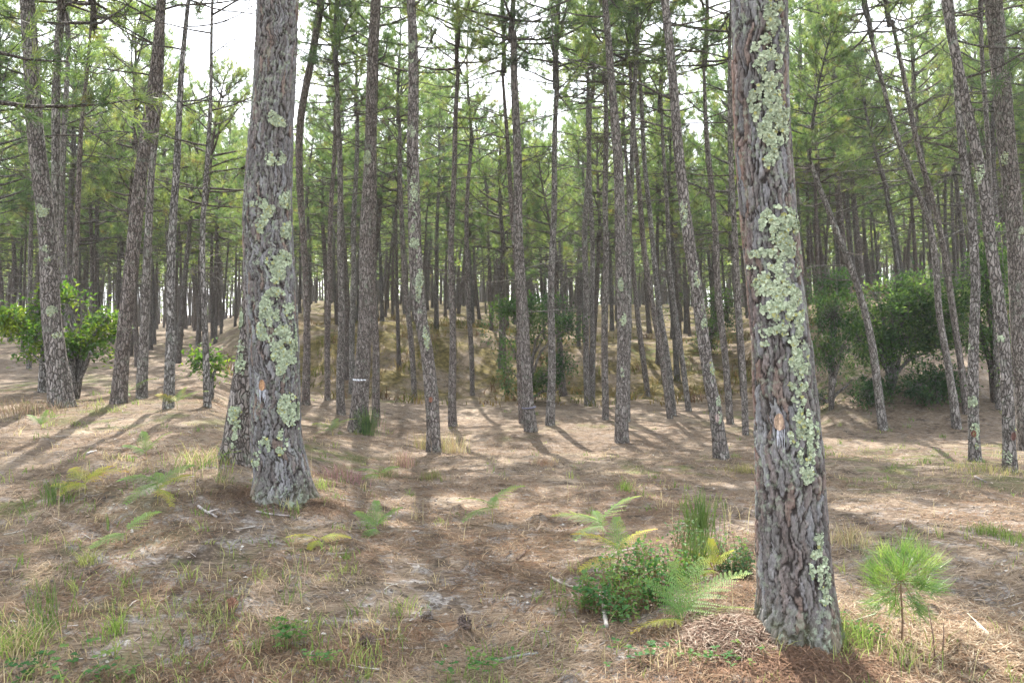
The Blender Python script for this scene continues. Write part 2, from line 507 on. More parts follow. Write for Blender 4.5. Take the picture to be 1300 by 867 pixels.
# ------------------------------------------------------------------ bark plates for the nearer trunks
PAL = .74 * np.array([[.25, .25, .262], [.215, .21, .212], [.165, .152, .148], [.20, .168, .158], [.23, .165, .135], [.20, .19, .185], [.285, .287, .295], [.14, .128, .122]])
def plates(u, v, per, cw, ch, seed, redside=None):
    """u along the girth (period per), v height; returns height 0..1 and colour"""
    nu = max(4, int(round(per / cw))); cw = per / nu
    wu = u + .55 * cw * vnoise(v / ch * 1.3, 3 + 0 * u, seed) + .20 * cw * vnoise(v / ch * 5, u / cw * 2, seed + 1) + .08 * cw * vnoise(v / ch * 13, u / cw * 5, seed + 8)
    wv = v + .35 * ch * vnoise(u / cw * 1.2, v / ch * 1.3, seed + 2) + .10 * ch * vnoise(u / cw * 5, v / ch * 7, seed + 3)
    gu = wu / cw; gv = wv / ch
    iu = np.floor(gu); iv = np.floor(gv)
    d1 = np.full(u.shape, 9.); d2 = np.full(u.shape, 9.); id1 = np.zeros(u.shape)
    for a in (-1, 0, 1):
        for b in (-1, 0, 1):
            cu = iu + a; cv = iv + b
            cm = np.mod(cu, nu)
            ju = cu + .5 + .42 * (2 * hsh(cm, cv, seed + 5) - 1) ; jv = cv + .5 + .46 * (2 * hsh(cm, cv, seed + 6) - 1)
            dd = np.abs(gu - ju) * .75 + np.hypot(gu - ju, gv - jv) * .45
            h = hsh(cm, cv, seed + 7)
            c = dd < d1
            d2 = np.where(c, d1, np.minimum(d2, dd)); id1 = np.where(c, h, id1); d1 = np.where(c, dd, d1)
    e = sstep(.02, .17, d2 - d1)
    step = .5 * (id1 * 7.3 % 1.0)
    tilt = (gu - np.floor(gu) - .5) * (2 * (id1 * 17.9 % 1.0) - 1) * .2
    hgt = e * (.6 + step + tilt)
    ci = (id1 * len(PAL) * .999).astype(int)
    col = (PAL[ci] * .75 + PAL.mean(0) * .25) * (.8 + .4 * ((id1 * 31.7) % 1.0))[..., None]
    if redside is not None:
        k = np.clip(redside, 0, 1) * ((id1 * 13.1) % 1.0 > .35)
        col = col * (1 - k[..., None] * .75) + np.array([.27, .15, .11]) * k[..., None] * .75
    crev = np.array([.028, .022, .020])
    col = crev + (col - crev) * sstep(.0, .75, e)[..., None]
    return hgt, col

class Trunk:
    def __init__(s, pts, ztop, rtop=None, Y=None):
        bx, by_, bw = pts[0]
        b = ghit(bx, by_) if Y is None else at_y(bx, by_, Y)
        s.base = b; s.Y = b[1]
        Z, X, Rr = [], [], []
        for (px, py, wd) in pts:
            p = at_y(px, py, s.Y)
            Z.append(p[2]); X.append(p[0]); Rr.append(wd / 2 / F * s.Y * (.90 if bw < 45 else .96) / math.sqrt(1 + ((px - 650) / F) ** 2))
        Z = np.array(Z); X = np.array(X); Rr = np.array(Rr)
        o = np.argsort(Z); Z, X, Rr = Z[o], X[o], Rr[o]
        s.seen_top = Z[-1]
        if ztop > Z[-1] + .1:
            sl_ = (X[-1] - X[-2]) / (Z[-1] - Z[-2])
            h = ztop - Z[-1]
            X = np.append(X, X[-1] + sl_ * h * .75); Z = np.append(Z, ztop)
            Rr = np.append(Rr, rtop if rtop else Rr[-1] * .62)
        s.Zk, s.Xk, s.Rk = Z, X, Rr
        s.ztop = Z[-1]; s.z0 = Z[0]
        s.seed = int(abs(bx * 7 + by_ * 13))
    def _ip(s, K, z):
        Z = s.Zk; m = np.gradient(K, Z) if len(Z) > 2 else np.full(len(Z), (K[-1] - K[0]) / (Z[-1] - Z[0]))
        z = np.asarray(z, float); zc = np.clip(z, Z[0], Z[-1])
        i = np.clip(np.searchsorted(Z, zc) - 1, 0, len(Z) - 2)
        h = Z[i + 1] - Z[i]; t = (zc - Z[i]) / h
        r = (2 * t ** 3 - 3 * t ** 2 + 1) * K[i] + (t ** 3 - 2 * t ** 2 + t) * h * m[i] + (-2 * t ** 3 + 3 * t ** 2) * K[i + 1] + (t ** 3 - t ** 2) * h * m[i + 1]
        return r + (z - zc) * m[0] * (z < Z[0])
    def cx(s, z):
        return s._ip(s.Xk, z) + .012 * np.sin(np.asarray(z) * 2.1 + s.seed)
    def cy(s, z):
        z = np.asarray(z, float)
        return s.Y + .03 * np.sin((z - s.z0) * .9 + s.seed) * np.clip(z - s.z0, 0, 1)
    def rad(s, z):
        return np.maximum(np.interp(z, s.Zk, s.Rk), .01)
    def mesh(s, kind):
        # kind: 2 close, 1 medium, 0 slender background
        zb = s.z0 - .22
        dz, sides = ((.10, 12), (.02, 52), (.0078, 216))[kind]
        zv = min(s.ztop, s.seen_top + .25)
        zs = np.arange(zb, zv, dz)
        if s.ztop > zv: zs = np.concatenate([zs, np.linspace(zv, s.ztop, 14)])
        th = np.linspace(0, 2 * np.pi, sides, endpoint=False)
        Zg, Tg = np.meshgrid(zs, th, indexing='ij')
        r = s.rad(Zg)
        R0 = float(s.rad(np.array([s.z0 + .8]))[()] if True else 0)
        h = np.clip(Zg - s.z0, -.3, None)
        fl = np.exp(-np.maximum(h, -.05) / .13) * (.10 if kind == 2 else .05)
        r = r * (1 + fl * (1 + .9 * np.cos(5 * Tg + s.seed) + .5 * np.cos(3 * Tg + 2 + s.seed)))
        cx, cy = s.cx(Zg), s.cy(Zg)
        mb = MB()
        if kind:
            cw, ch, dep = ((.044, .125, .017), (.05, .15, .009))[0 if kind == 2 else 1]
            red = None
            if kind == 2:
                red = (.8 if s.base[0] > 0 else .35) * sstep(.3, 1., -np.cos(Tg + .5)) * (sstep(.3, -.3, vnoise(Zg * 1.2, Tg, 77)))
            hg, col = plates(Tg * R0, Zg, 2 * np.pi * R0, cw, ch, s.seed, red)
            hg2, col2 = plates(Tg * R0, Zg, 2 * np.pi * R0, cw * .42, ch * .33, s.seed + 50)
            col = col * (.68 + .32 * col2 / PAL.mean())
            # big-scale fluting
            r = r * (1 + .018 * vnoise(Tg * 2.5, Zg * 1.7, s.seed)) + (hg - .8) * dep * .85 + (hg2 - .6) * dep * .22
            # moss and damp tint at the foot
            foot = sstep(.22, 0, h + .08 * vnoise(Tg * 3, Zg * 9, 4)) * .35
            col = col * (1 - foot[..., None]) + np.array([.11, .115, .055]) * foot[..., None]
            col = col.reshape(-1, 3); mat = M_BARKH if kind == 2 else M_BARK
        else:
            r = r * (1 + .05 * vnoise(Tg * 2, Zg * 3, s.seed)); col = None; mat = M_BARK
        V = np.stack([cx + r * np.cos(Tg), cy + r * np.sin(Tg), Zg], -1).reshape(-1, 3)
        n = len(zs)
        i = np.arange(n - 1)[:, None] * sides; j = np.arange(sides)[None, :]; k = (j + 1) % sides
        Q = np.stack([i + j, i + k, i + sides + k, i + sides + j], -1).reshape(-1, 4)
        mb.add(V, Q, 0, col)
        return mb.mesh('pine_trunk', [mat], True, kind > 0, origin=s.base)
    def surf(s, px, py, off=.0, clampv=.96):
        """point and normal on the camera side of the trunk seen at a photograph pixel"""
        p = at_y(px, py, s.Y); z = p[2]
        r = float(s.rad(z)); c = np.array([float(s.cx(z)), float(s.cy(z)), z])
        for _ in range(3):
            q = at_y(px, py, s.Y - r * .8); z = q[2]
        sx = np.clip((q[0] - float(s.cx(z))) / r, -clampv, clampv)
        nv = np.array([sx, -math.sqrt(1 - sx * sx), 0])
        return np.array([float(s.cx(z)), float(s.cy(z)), z]) + nv * (r + off), nv

def lichen_mesh(T, patches, dens=1.0, size=(.008, .017), base=None):
    mb = MB(); PP, NN, CC = [], [], []
    cell = .6
    for (px, py, rx, ry) in patches:
        area = rx * ry * math.pi * (T.Y / F) ** 2
        n = int(area * 12000 * dens) + 6
        for _ in range(n):
            a = random.uniform(0, 6.283); r = math.sqrt(random.random())
            x = px + rx * r * math.cos(a); y = py + ry * r * math.sin(a)
            nv = float(vnoise(x * .16, y * .10, 91)) + .5 * float(vnoise(x * .45, y * .3, 92))
            if nv + random.uniform(-.38, .38) < .02 + .6 * (r - .55): continue
            p, nn = T.surf(x, y, .004 + random.uniform(-.003, .005))
            PP.append(p); NN.append(nn)
    k = len(PP)
    if k == 0: return None
    P = np.array(PP); Nn = nrm(np.array(NN) + RNG.normal(0, .28, (k, 3)))
    A = nrm(np.cross(Nn, RNG.normal(0, 1, (k, 3)))); B = np.cross(Nn, A)
    rad = size[0] * .6 + (size[1] - size[0] * .6) * RNG.uniform(0, 1, (k, 1)) ** 1.8
    V = [P + Nn * .002]
    for q in range(7):
        t = q * 2 * np.pi / 7
        rr = rad * RNG.uniform(.6, 1.2, (k, 1))
        V.append(P + A * rr * math.cos(t) + B * rr * math.sin(t) + Nn * RNG.uniform(0, .007, (k, 1)))
    V = np.stack(V, 1).reshape(-1, 3)
    b = np.arange(k)[:, None, None] * 8
    tri = np.array([[0, 1 + q, 1 + (q + 1) % 7] for q in range(7)])[None]
    g = RNG.uniform(0, 1, (k, 1))
    col = np.array([.27, .33, .22]) * (1 - g) + np.array([.50, .55, .40]) * g
    col = col * (.72 + .5 * (.5 + .5 * fbm(P[:, 0] * 14, P[:, 2] * 11, 15, 2)))[:, None]
    old = RNG.uniform(0, 1, k) < .07
    col[old] = np.array([.36, .36, .14])
    mb.add(V, (b + tri).reshape(-1, 3), 0, np.repeat(col, 8, 0))
    return mb.mesh('lichen', [M_ATTR], False, True, origin=T.base if base is None else base)

def scar_parts(T, root, px, py, w_, h_, drip=True, wood=(.42, .25, .14)):
    """an old tapping scar: ring of healed bark, bare wood set into it, pale resin running below"""
    n = 22
    mb = MB()
    P = []
    for q in range(n + 1):
        a = q * 2 * np.pi / n
        p, nv = T.surf(px + w_ / 2 * math.cos(a) * (1 + .22 * math.sin(3 * a + px) + .12 * math.sin(7 * a)), py - h_ / 2 * math.sin(a) * (1 + .15 * math.cos(2 * a) + .08 * math.sin(5 * a)), .010)
        P.append(p)
    tube(mb, P, np.full(n + 1, w_ * .10 * T.Y / F) * RNG.uniform(.8, 1.3, n + 1), 6, 0, (.30, .22, .20), cap=False)
    obj('scar_rim', mb.mesh('scar_rim', [M_ATTR], True, True, origin=T.base), root, label='healed bark rim around the tapping scar')
    mb = MB(); V = []; C = []
    g = 9
    for i in range(g):
        for j in range(g):
            u = (i / (g - 1) * 2 - 1); v = (j / (g - 1) * 2 - 1)
            uu = u * math.sqrt(1 - v * v / 2); vv = v * math.sqrt(1 - u * u / 2)
            p, nv = T.surf(px + uu * w_ / 2, py - vv * h_ / 2, .010 + .006 * (uu * uu + vv * vv) + random.uniform(0, .004))
            V.append(p); C.append(np.array(wood) * (.55 + .8 * float(hsh(np.array(i), np.array(int(px)), 5))) * random.uniform(.75, 1.15))
    Q = [[i * g + j, i * g + j + 1, (i + 1) * g + j + 1, (i + 1) * g + j] for i in range(g - 1) for j in range(g - 1)]
    mb.add(V, Q, 0, C)
    obj('bare_wood', mb.mesh('bare_wood', [M_ATTR], True, True, origin=T.base), root, label='orange bare wood inside the tapping scar')
    if drip:
        mb = MB()
        for q in range(16):
            x0 = px + random.uniform(-.6, .6) * w_
            L = h_ * random.uniform(.5, 1.3); k = 7
            P = [T.surf(x0 + random.uniform(-.05, .05) * w_, py + h_ * random.uniform(.1, .12) + h_ * .3 + L * i / (k - 1), .005)[0] for i in range(k)]
            tube(mb, P, np.linspace(.055, .02, k) * w_ * T.Y / F * random.uniform(.5, 1.2), 5, 0, np.array([.55, .56, .62]) * random.uniform(.7, 1.2))
        obj('resin_drip', mb.mesh('resin_drip', [M_ATTR], True, True, origin=T.base), root, label='pale dried resin run below the scar')

HEROPOS = []
def place_crown(root, T, cs=1.0, ci=None, rot=None, twist=None):
    i = random.randrange(8) if ci is None else ci
    z = T.ztop
    dx = float(T.cx(z) - T.cx(z - .6)) / .6
    o = obj('crown', CROWNS[i], root, (float(T.cx(z)) - T.base[0], float(T.cy(z)) - T.base[1], z - T.base[2] - .12))
    o.rotation_euler = (random.uniform(-.04, .04), math.atan(dx) * .6, random.uniform(0, 6.28) if twist is None else twist)
    o.scale = (cs, cs, cs * random.uniform(.92, 1.1))
    return o

def pine(label, pts, res, ztop=7.0, cs=1.0, branches=6, blo=2.4, group='pines with named trunks nearest the camera', lichen=None, ldens=1.0, lsize=(.008, .017), bscale=1.0, Y=None, seed=0, dirs=None):
    T = Trunk(pts, ztop, Y=Y)
    random.seed(T.seed + seed)
    root = thing('pine_tree', T.base, label, 'tree')
    obj('trunk', T.mesh(res), root)
    place_crown(root, T, cs * (1.18 if res == 1 and T.base[1] > 8 else 1))
    HEROPOS.append((T.base[0], T.base[1]))
    lo = T.z0 + blo
    branches = int(branches * 1.6)
    for q in range(branches):
        z = lo + (T.ztop - lo) * (q + random.random()) / branches
        az = random.uniform(0, 6.28) if dirs is None else dirs[q % len(dirs)] + random.uniform(-.4, .4)
        s = bscale * random.uniform(.6, 1.1)
        o = obj('dead_branch', random.choice(DEAD), root, (float(T.cx(z)) - T.base[0], float(T.cy(z)) - T.base[1], z - T.base[2]), (random.uniform(0, 1.2), random.uniform(-.35, .2), az), s)
    if lichen:
        for k, p in enumerate(lichen):
            me = lichen_mesh(T, [p] if not isinstance(p, list) else p, ldens, lsize)
            if me: obj('lichen_patch', me, root, kind='stuff')
    return T, root

# ---- the two big pines close to the camera
B1, r1 = pine('big thick-trunked pine left of centre with pale green lichen patches and an orange scar',
    [(361, 632, 84), (358, 600, 74), (351, 550, 69), (349, 500, 67), (345, 420, 68), (340, 290, 67), (346, 140, 57), (350, 0, 54)],
    2, 9.5, 1.5, 5, 6.2, lichen=[(351, 348, 9, 12), (332, 285, 9, 12), (362, 292, 8, 12), (338, 268, 10, 10), (350, 395, 18, 30), (362, 432, 20, 34), (330, 262, 12, 10), (352, 150, 12, 10), (366, 520, 12, 22), (338, 560, 8, 16), (325, 585, 6, 12), (352, 330, 14, 14), (345, 200, 14, 10), (356, 465, 8, 10), (378, 528, 10, 18), (358, 560, 7, 16), (360, 252, 8, 12), (336, 420, 8, 12)], ldens=3.2, lsize=(.007, .015))
scar_parts(B1, r1, 336, 488, 7, 14, True)
B2, r2 = pine('largest pine in the right foreground, plated bark covered in pale yellow-green lichen',
    [(1014, 800, 112), (1011, 760, 104), (1006, 700, 100), (1001, 620, 93), (998, 560, 91), (990, 420, 79), (980, 280, 76), (972, 130, 75), (967, 0, 75)],
    2, 9.5, 1.5, 5, 5.6, lichen=[(985, 30, 16, 34), (975, 70, 20, 26), (980, 125, 26, 42), (985, 160, 22, 26), (976, 200, 12, 14), (992, 285, 26, 26), (1000, 330, 22, 26), (970, 330, 18, 14), (985, 370, 24, 34), (1005, 400, 16, 40), (1012, 470, 14, 46), (1020, 550, 20, 34), (1022, 592, 10, 20), (975, 420, 10, 20), (985, 400, 10, 24), (1034, 690, 8, 26), (1044, 735, 12, 30), (1032, 715, 9, 20), (1050, 755, 7, 12)], ldens=4.0, lsize=(.005, .012))
scar_parts(B2, r2, 990, 535, 9, 22, True, (.45, .32, .23))

# ---- medium pines whose bark can be read
T9, r9 = pine('second thick trunk half hidden behind the big left pine, lichen on its foot',
    [(302, 585, 58), (305, 560, 48), (310, 500, 40), (318, 430, 34), (328, 300, 30), (342, 0, 24)], 1, 8.5, 1.2, 4, 5.5,
    lichen=[(306, 455, 7, 26), (300, 535, 9, 26), (296, 556, 7, 12), (304, 405, 6, 16)], ldens=1.8)
scar_parts(T9, r9, 296, 465, 4, 11, False, (.5, .4, .37))
T1, _ = pine('stout leaning pine at far left with grey lichen spots, in front of the young oak',
    [(78, 514, 40), (74, 470, 33), (66, 400, 29), (61, 300, 27), (45, 150, 25), (32, 0, 22)], 1, 8.5, 1.3, 3, 5.8,
    lichen=[(60, 314, 6, 6), (66, 395, 5, 7), (72, 425, 5, 5), (44, 120, 6, 7), (55, 268, 8, 8), (60, 330, 5, 5)], ldens=1.5)
T5, _ = pine('smooth grey leaning pine right of the young oak, green at its foot',
    [(151, 512, 26), (155, 470, 22), (162, 380, 21), (171, 300, 20), (184, 180, 18), (205, 0, 13)], 1, 8.0, 1.1, 3, 5.0)
T7, _ = pine('straight slim pine with clean grey trunk, nearest stem left of the big lichened pine',
    [(213, 518, 17), (216, 400, 13), (218, 300, 12), (228, 150, 9), (240, 0, 6)], 1, 7.6, 1.0, 6, 3.8, dirs=[0, .4, 3.0])
T11, r11 = pine('tall pine in the centre left ringed by a white painted dash mark',
    [(455, 548, 32), (457, 520, 26), (460, 480, 23), (463, 400, 20), (465, 300, 18), (471, 150, 16), (477, 0, 14)], 1, 8.5, 1.1, 4, 4.8, lichen=[(455, 365, 4, 5), (466, 200, 5, 9)], ldens=1.5)
T12, r12 = pine('leaning pine with long lichen streak and a small red scar above dry grass',
    [(550, 573, 22), (549, 545, 19), (547, 500, 20), (543, 450, 18), (534, 395, 19), (528, 340, 19), (525, 220, 17), (525, 120, 15), (521, 0, 12)], 1, 7.6, 1.0, 5, 3.8,
    lichen=[(526, 250, 6, 28), (526, 310, 6, 26), (533, 370, 5, 30), (523, 160, 5, 16), (541, 430, 4, 22), (522, 60, 5, 20)], ldens=.8)
scar_parts(T12, r12, 547, 507, 4, 7, False, (.22, .10, .065))
T17, r17 = pine('slim pine left of centre with a dark strap tied low around its trunk',
    [(674, 548, 20), (671, 500, 15), (665, 420, 14), (659, 300, 13), (655, 150, 11), (652, 40, 8)], 1, 6.0, .75, 12, 2.2, dirs=[.1, 3.0, 3.3, .3, 5.5, 2.2], bscale=.8)
T18, _ = pine('slim straight pine just right of the strapped one',
    [(699, 540, 14), (700, 480, 11), (700, 400, 10), (703, 250, 8), (707, 100, 6)], 1, 5.9, .8, 8, 2.6, dirs=[0, .3, 3.1], bscale=.8)
T19, _ = pine('straight pine right of centre, lichen blotches halfway up, bare sandy ground at its foot',
    [(790, 561, 21), (790, 520, 18), (790, 400, 16), (788, 290, 15), (782, 180, 13), (774, 70, 10), (767, 0, 8)], 1, 7.4, .9, 5, 4.0,
    lichen=[(791, 405, 4, 9), (791, 470, 4, 9), (789, 360, 4, 10)], ldens=1.2)
T23, r23 = pine('strongly leaning pine with pale lichen streak, nearest stem left of the big right pine',
    [(915, 581, 24), (913, 560, 21), (908, 520, 19), (901, 480, 18), (888, 400, 17), (874, 310, 17), (866, 225, 15), (856, 120, 13), (844, 0, 11)], 1, 7.6, 1.0, 5, 4.2,
    lichen=[(893, 400, 4, 26), (903, 470, 4, 14), (912, 520, 4, 20), (884, 350, 4, 20), (868, 270, 4, 20)], ldens=.8)
scar_parts(T23, r23, 910, 530, 4, 11, False, (.42, .32, .30))
T33, r33 = pine('slim grey pine with lichened foot and small dark scar near the right edge',
    [(1237, 585, 20), (1236, 550, 17), (1235, 440, 15), (1236, 350, 14), (1233, 280, 13), (1222, 170, 12), (1212, 60, 9)], 1, 6.8, .9, 4, 4.0,
    lichen=[(1233, 512, 6, 10), (1238, 545, 5, 12), (1228, 440, 7, 4), (1240, 560, 5, 10)], ldens=1.2)
scar_parts(T33, r33, 1236, 550, 4, 9, False, (.15, .06, .04))
T34, r34 = pine('tall leaning pine at far right with a dark red scar near its foot',
    [(1283, 599, 24), (1282, 570, 20), (1278, 500, 18), (1273, 440, 18), (1261, 330, 18), (1250, 225, 17), (1232, 150, 16), (1213, 70, 15), (1200, 0, 13)], 1, 8.0, 1.1, 4, 4.6,
    lichen=[(1278, 580, 6, 12), (1284, 545, 6, 8), (1270, 430, 4, 5), (1246, 220, 5, 14)], ldens=1.0)
scar_parts(T34, r34, 1284, 553, 5, 11, False, (.11, .055, .045))
T35, _ = pine('thick leaning pine cut by the right edge of the frame',
    [(1304, 572, 28), (1298, 480, 25), (1287, 300, 26), (1275, 140, 27), (1262, 0, 26)], 1, 9.0, 1.25, 3, 5.2,
    lichen=[(1290, 120, 5, 10), (1280, 60, 6, 14), (1294, 300, 5, 12), (1276, 200, 5, 10)], ldens=.9)

# marks tied or painted on trunks
def paint_mark(T, root, x0, x1, y):
    mb = MB()
    x = x0
    while x < x1 - 1:
        wd = random.uniform(1.6, 3.0); hh = random.uniform(1.6, 2.8)
        V = [T.surf(a, y + b, .012)[0] for a, b in ((x, -hh / 2), (x + wd, -hh / 2 + .4), (x + wd, hh / 2), (x, hh / 2 - .3))]
        Vb = [T.surf(a, y + b, .004)[0] for a, b in ((x, -hh / 2), (x + wd, -hh / 2 + .4), (x + wd, hh / 2), (x, hh / 2 - .3))]
        mb.add(V + Vb, [[0, 1, 2, 3], [4, 5, 1, 0], [3, 2, 6, 7], [0, 3, 7, 4], [1, 5, 6, 2]], 0, (.72, .74, .80))
        x += wd + random.uniform(.5, 1.3)
    obj('painted_mark', mb.mesh('painted_mark', [M_ATTR], False, True, origin=T.base), root, label='row of white painted dashes across the trunk')
paint_mark(T11, r11, 444, 464, 482)
mbs = MB()
z = float(at_y(673, 517, T17.Y)[2]); th = np.linspace(0, 2 * np.pi, 33)
rr_ = float(T17.rad(z)) + .012
P = np.stack([float(T17.cx(z)) + rr_ * np.cos(th), float(T17.cy(z)) + rr_ * np.sin(th), z + .012 * np.cos(th)], -1)
tube(mbs, P, np.full(33, .014), 6, 0, (.19, .19, .25), cap=False)
obj('trunk_strap', mbs.mesh('strap', [M_ATTR], True, True, origin=T17.base), r17, label='dark strap tied around the trunk')

# ---- slimmer pines that can still be told apart
SL = [
 ('slim dark trunk just left of the stout far-left pine', [(56, 498, 17), (60, 400, 14), (68, 280, 13), (70, 150, 13), (80, 0, 12)], 7.5, 1.0, 4, 4),
 ('thin trunk rising right behind the stout far-left pine', [(90, 472, 12), (84, 380, 10), (77, 300, 9), (83, 160, 8), (88, 40, 6)], 8.0, .9, 6, 4),
 ('thin pine seen through the right side of the oak', [(93, 500, 13), (94, 400, 10), (97, 290, 8), (104, 180, 7), (111, 90, 5)], 7.5, .9, 9, 3),
 ('dark trunk close behind the smooth grey leaning pine', [(180, 506, 18), (184, 430, 14), (187, 330, 12), (193, 230, 10), (201, 110, 9), (206, 20, 7)], 8.6, 1.0, 7, 4),
 ('slender pine with lichened foot between clean grey stem and big lichened pine', [(264, 517, 12), (260, 430, 9), (257, 310, 8), (262, 200, 7), (267, 110, 5)], 7.2, .85, 8, 3),
 ('slender pine immediately right of the big left trunk, its top bending right', [(389, 514, 13), (389, 430, 10), (387, 330, 9), (380, 230, 10), (383, 150, 11), (396, 70, 11), (409, 0, 11)], 8.5, 1.0, 5, 4),
 ('thin pine next right of the one beside the big left trunk', [(415, 508, 9), (417, 400, 8), (420, 280, 7), (425, 160, 6)], 7.4, .8, 8, 3),
 ('dark straight pine left of the white-marked trunk', [(433, 526, 13), (433, 420, 10), (432, 290, 9), (430, 150, 7)], 7.4, .85, 8, 3),
 ('dark thin stem touching the left side of the white-marked trunk above its mark', [(446, 500, 9), (448, 390, 8), (450, 260, 7), (454, 150, 6)], 7.8, .85, 5, 3),
 ('slim trunk right behind the white-marked pine', [(478, 528, 12), (476, 430, 10), (473, 330, 9), (476, 200, 7)], 7.8, .9, 5, 3),
 ('thin leaning pine left behind the lichen-streaked one', [(527, 505, 8), (520, 420, 8), (512, 330, 7), (508, 200, 6)], 7.5, .8, 5, 3),
 ('pine with leafy whorled crown and scaly foot, right of the lichen-streaked pine', [(575, 540, 13), (574, 420, 9), (573, 300, 8), (578, 180, 7), (582, 75, 5)], 6.2, .85, 12, 2.6),
 ('thin trunk between the leafy-crowned pine and the green bush', [(600, 502, 7), (596, 400, 7), (592, 300, 6), (597, 190, 5)], 7.2, .8, 6, 3),
 ('thin stem tucked against the left side of the strapped pine', [(662, 537, 9), (660, 450, 8), (655, 330, 7), (645, 200, 6)], 7.5, .8, 5, 3),
 ('left of two close slim trunks behind the straight blotched pine', [(745, 515, 9), (744, 400, 8), (743, 290, 8), (748, 190, 6)], 7.8, .85, 6, 3),
 ('right of two close slim trunks behind the straight blotched pine', [(752, 512, 8), (752, 400, 7), (751, 290, 7), (746, 150, 6)], 7.8, .85, 6, 3),
 ('slim pine directly left of the straight blotched pine', [(768, 533, 10), (768, 400, 9), (769, 290, 8), (769, 160, 7)], 7.4, .85, 8, 3),
 ('slim pine emerging from behind the straight blotched pine, bending at its top', [(796, 535, 10), (797, 420, 9), (799, 300, 8), (804, 150, 7), (808, 60, 6), (807, 0, 5)], 7.6, .85, 8, 3.5),
 ('thin leaning stem on the mossy bank right of the straight blotched pine', [(822, 503, 8), (816, 450, 8), (808, 390, 7), (800, 290, 6)], 7.2, .8, 5, 3),
 ('leaning trunk at the foot of the bank, left one of a close pair', [(851, 531, 9), (843, 470, 9), (830, 400, 8), (818, 310, 8), (806, 180, 6)], 8.0, .85, 5, 3),
 ('leaning trunk at the foot of the bank, right one of a close pair', [(856, 528, 8), (848, 460, 8), (835, 370, 8), (824, 270, 7), (815, 150, 6)], 8.0, .85, 5, 3),
 ('leaning thin pine midway between the leaning pair and the strongly leaning pine', [(875, 522, 9), (868, 470, 8), (860, 420, 8), (853, 360, 7), (846, 260, 6)], 7.2, .85, 5, 3),
 ('slim pine close behind the strongly leaning pine on its right', [(928, 538, 11), (921, 460, 10), (914, 390, 10), (908, 300, 9), (900, 210, 8), (896, 150, 6)], 7.6, .9, 7, 3),
 ('slim trunk hugging the left edge of the big right pine', [(947, 552, 10), (943, 470, 9), (938, 380, 9), (930, 270, 8), (927, 140, 7)], 7.6, .9, 7, 3),
 ('leaning dark pine before the broadleaf shrub, just right of the big right pine', [(1120, 545, 15), (1113, 480, 12), (1106, 430, 11), (1088, 366, 10), (1064, 300, 9), (1042, 240, 8), (1026, 195, 6)], 4.9, .6, 6, 2.6),
 ('leaning pine with branching bare top, left of a leaning pair by the right shrubs', [(1215, 543, 15), (1205, 470, 11), (1196, 415, 10), (1182, 300, 9), (1144, 190, 8), (1121, 110, 6), (1103, 35, 5)], 7.2, .8, 12, 3.4),
 ('leaning pine with branching top, right of a leaning pair by the right shrubs', [(1227, 525, 13), (1220, 460, 10), (1209, 385, 10), (1193, 300, 9), (1162, 170, 8), (1146, 90, 7), (1133, 20, 5)], 7.8, .85, 10, 3.4),
 ('slim dark pine seen between the two leaning stems at far right', [(1268, 520, 10), (1262, 400, 9), (1259, 260, 8), (1252, 140, 7), (1246, 50, 6)], 8.4, .9, 9, 3.4),
 ('thin dark trunk crossing the flat ground left of the stout far-left pine', [(37, 468, 8), (38, 380, 7), (40, 280, 6), (42, 180, 5)], 8.0, .9, 7, 3),
]
for lb, pts, zt, cs, nb, blo in SL:
    pine(lb, pts, 0, zt * .9, cs * .92, nb, blo, bscale=.9)

# ------------------------------------------------------------------ the background stand
def far_trunk(i, H):
    mb = MB(); n = 22
    z = np.linspace(-.3, H, n)
    ph = i * 1.7; a = .05 + .03 * (i % 3)
    x = a * np.sin(z * .55 + ph) * z / H - a * np.sin(ph) * 0; y = a * np.cos(z * .5 + ph) * z / H
    r = np.interp(z, [0, .3, H], [.115, .09, .05])
    tube(mb, np.stack([x, y, z], -1), r, 9, 0, cap=False)
    return mb.mesh('pine_trunk', [M_BARKD], True), (x[-1], y[-1])
FT = [far_trunk(i, 3.7 + .38 * i) for i in range(6)]
def far_dead(i, H):
    mb = MB()
    for q in range(16):
        z = 1.9 + (H - 1.9) * (q + random.random()) / 16
        az = random.uniform(0, 6.28)
        L = random.uniform(.5, 2.0)
        P = curve([0, 0, z], [math.cos(az), math.sin(az), random.uniform(-.1, .35)], L, 6, random.uniform(-.4, .4), .12)
        tube(mb, P, np.linspace(.014, .005, 6), 3, 0, cap=False)
        for k in range(2):
            T = curve(P[2 + k], nrm(P[3] - P[2] + RNG.normal(0, .6, 3)), random.uniform(.2, .6), 4, 0, .15)
            tube(mb, T, np.linspace(.007, .003, 4), 3, 0, cap=False)
    return mb.mesh('dead_branches', [M_BARKD], True)
FD = [far_dead(i, 3.7 + .38 * i) for i in range(6)]

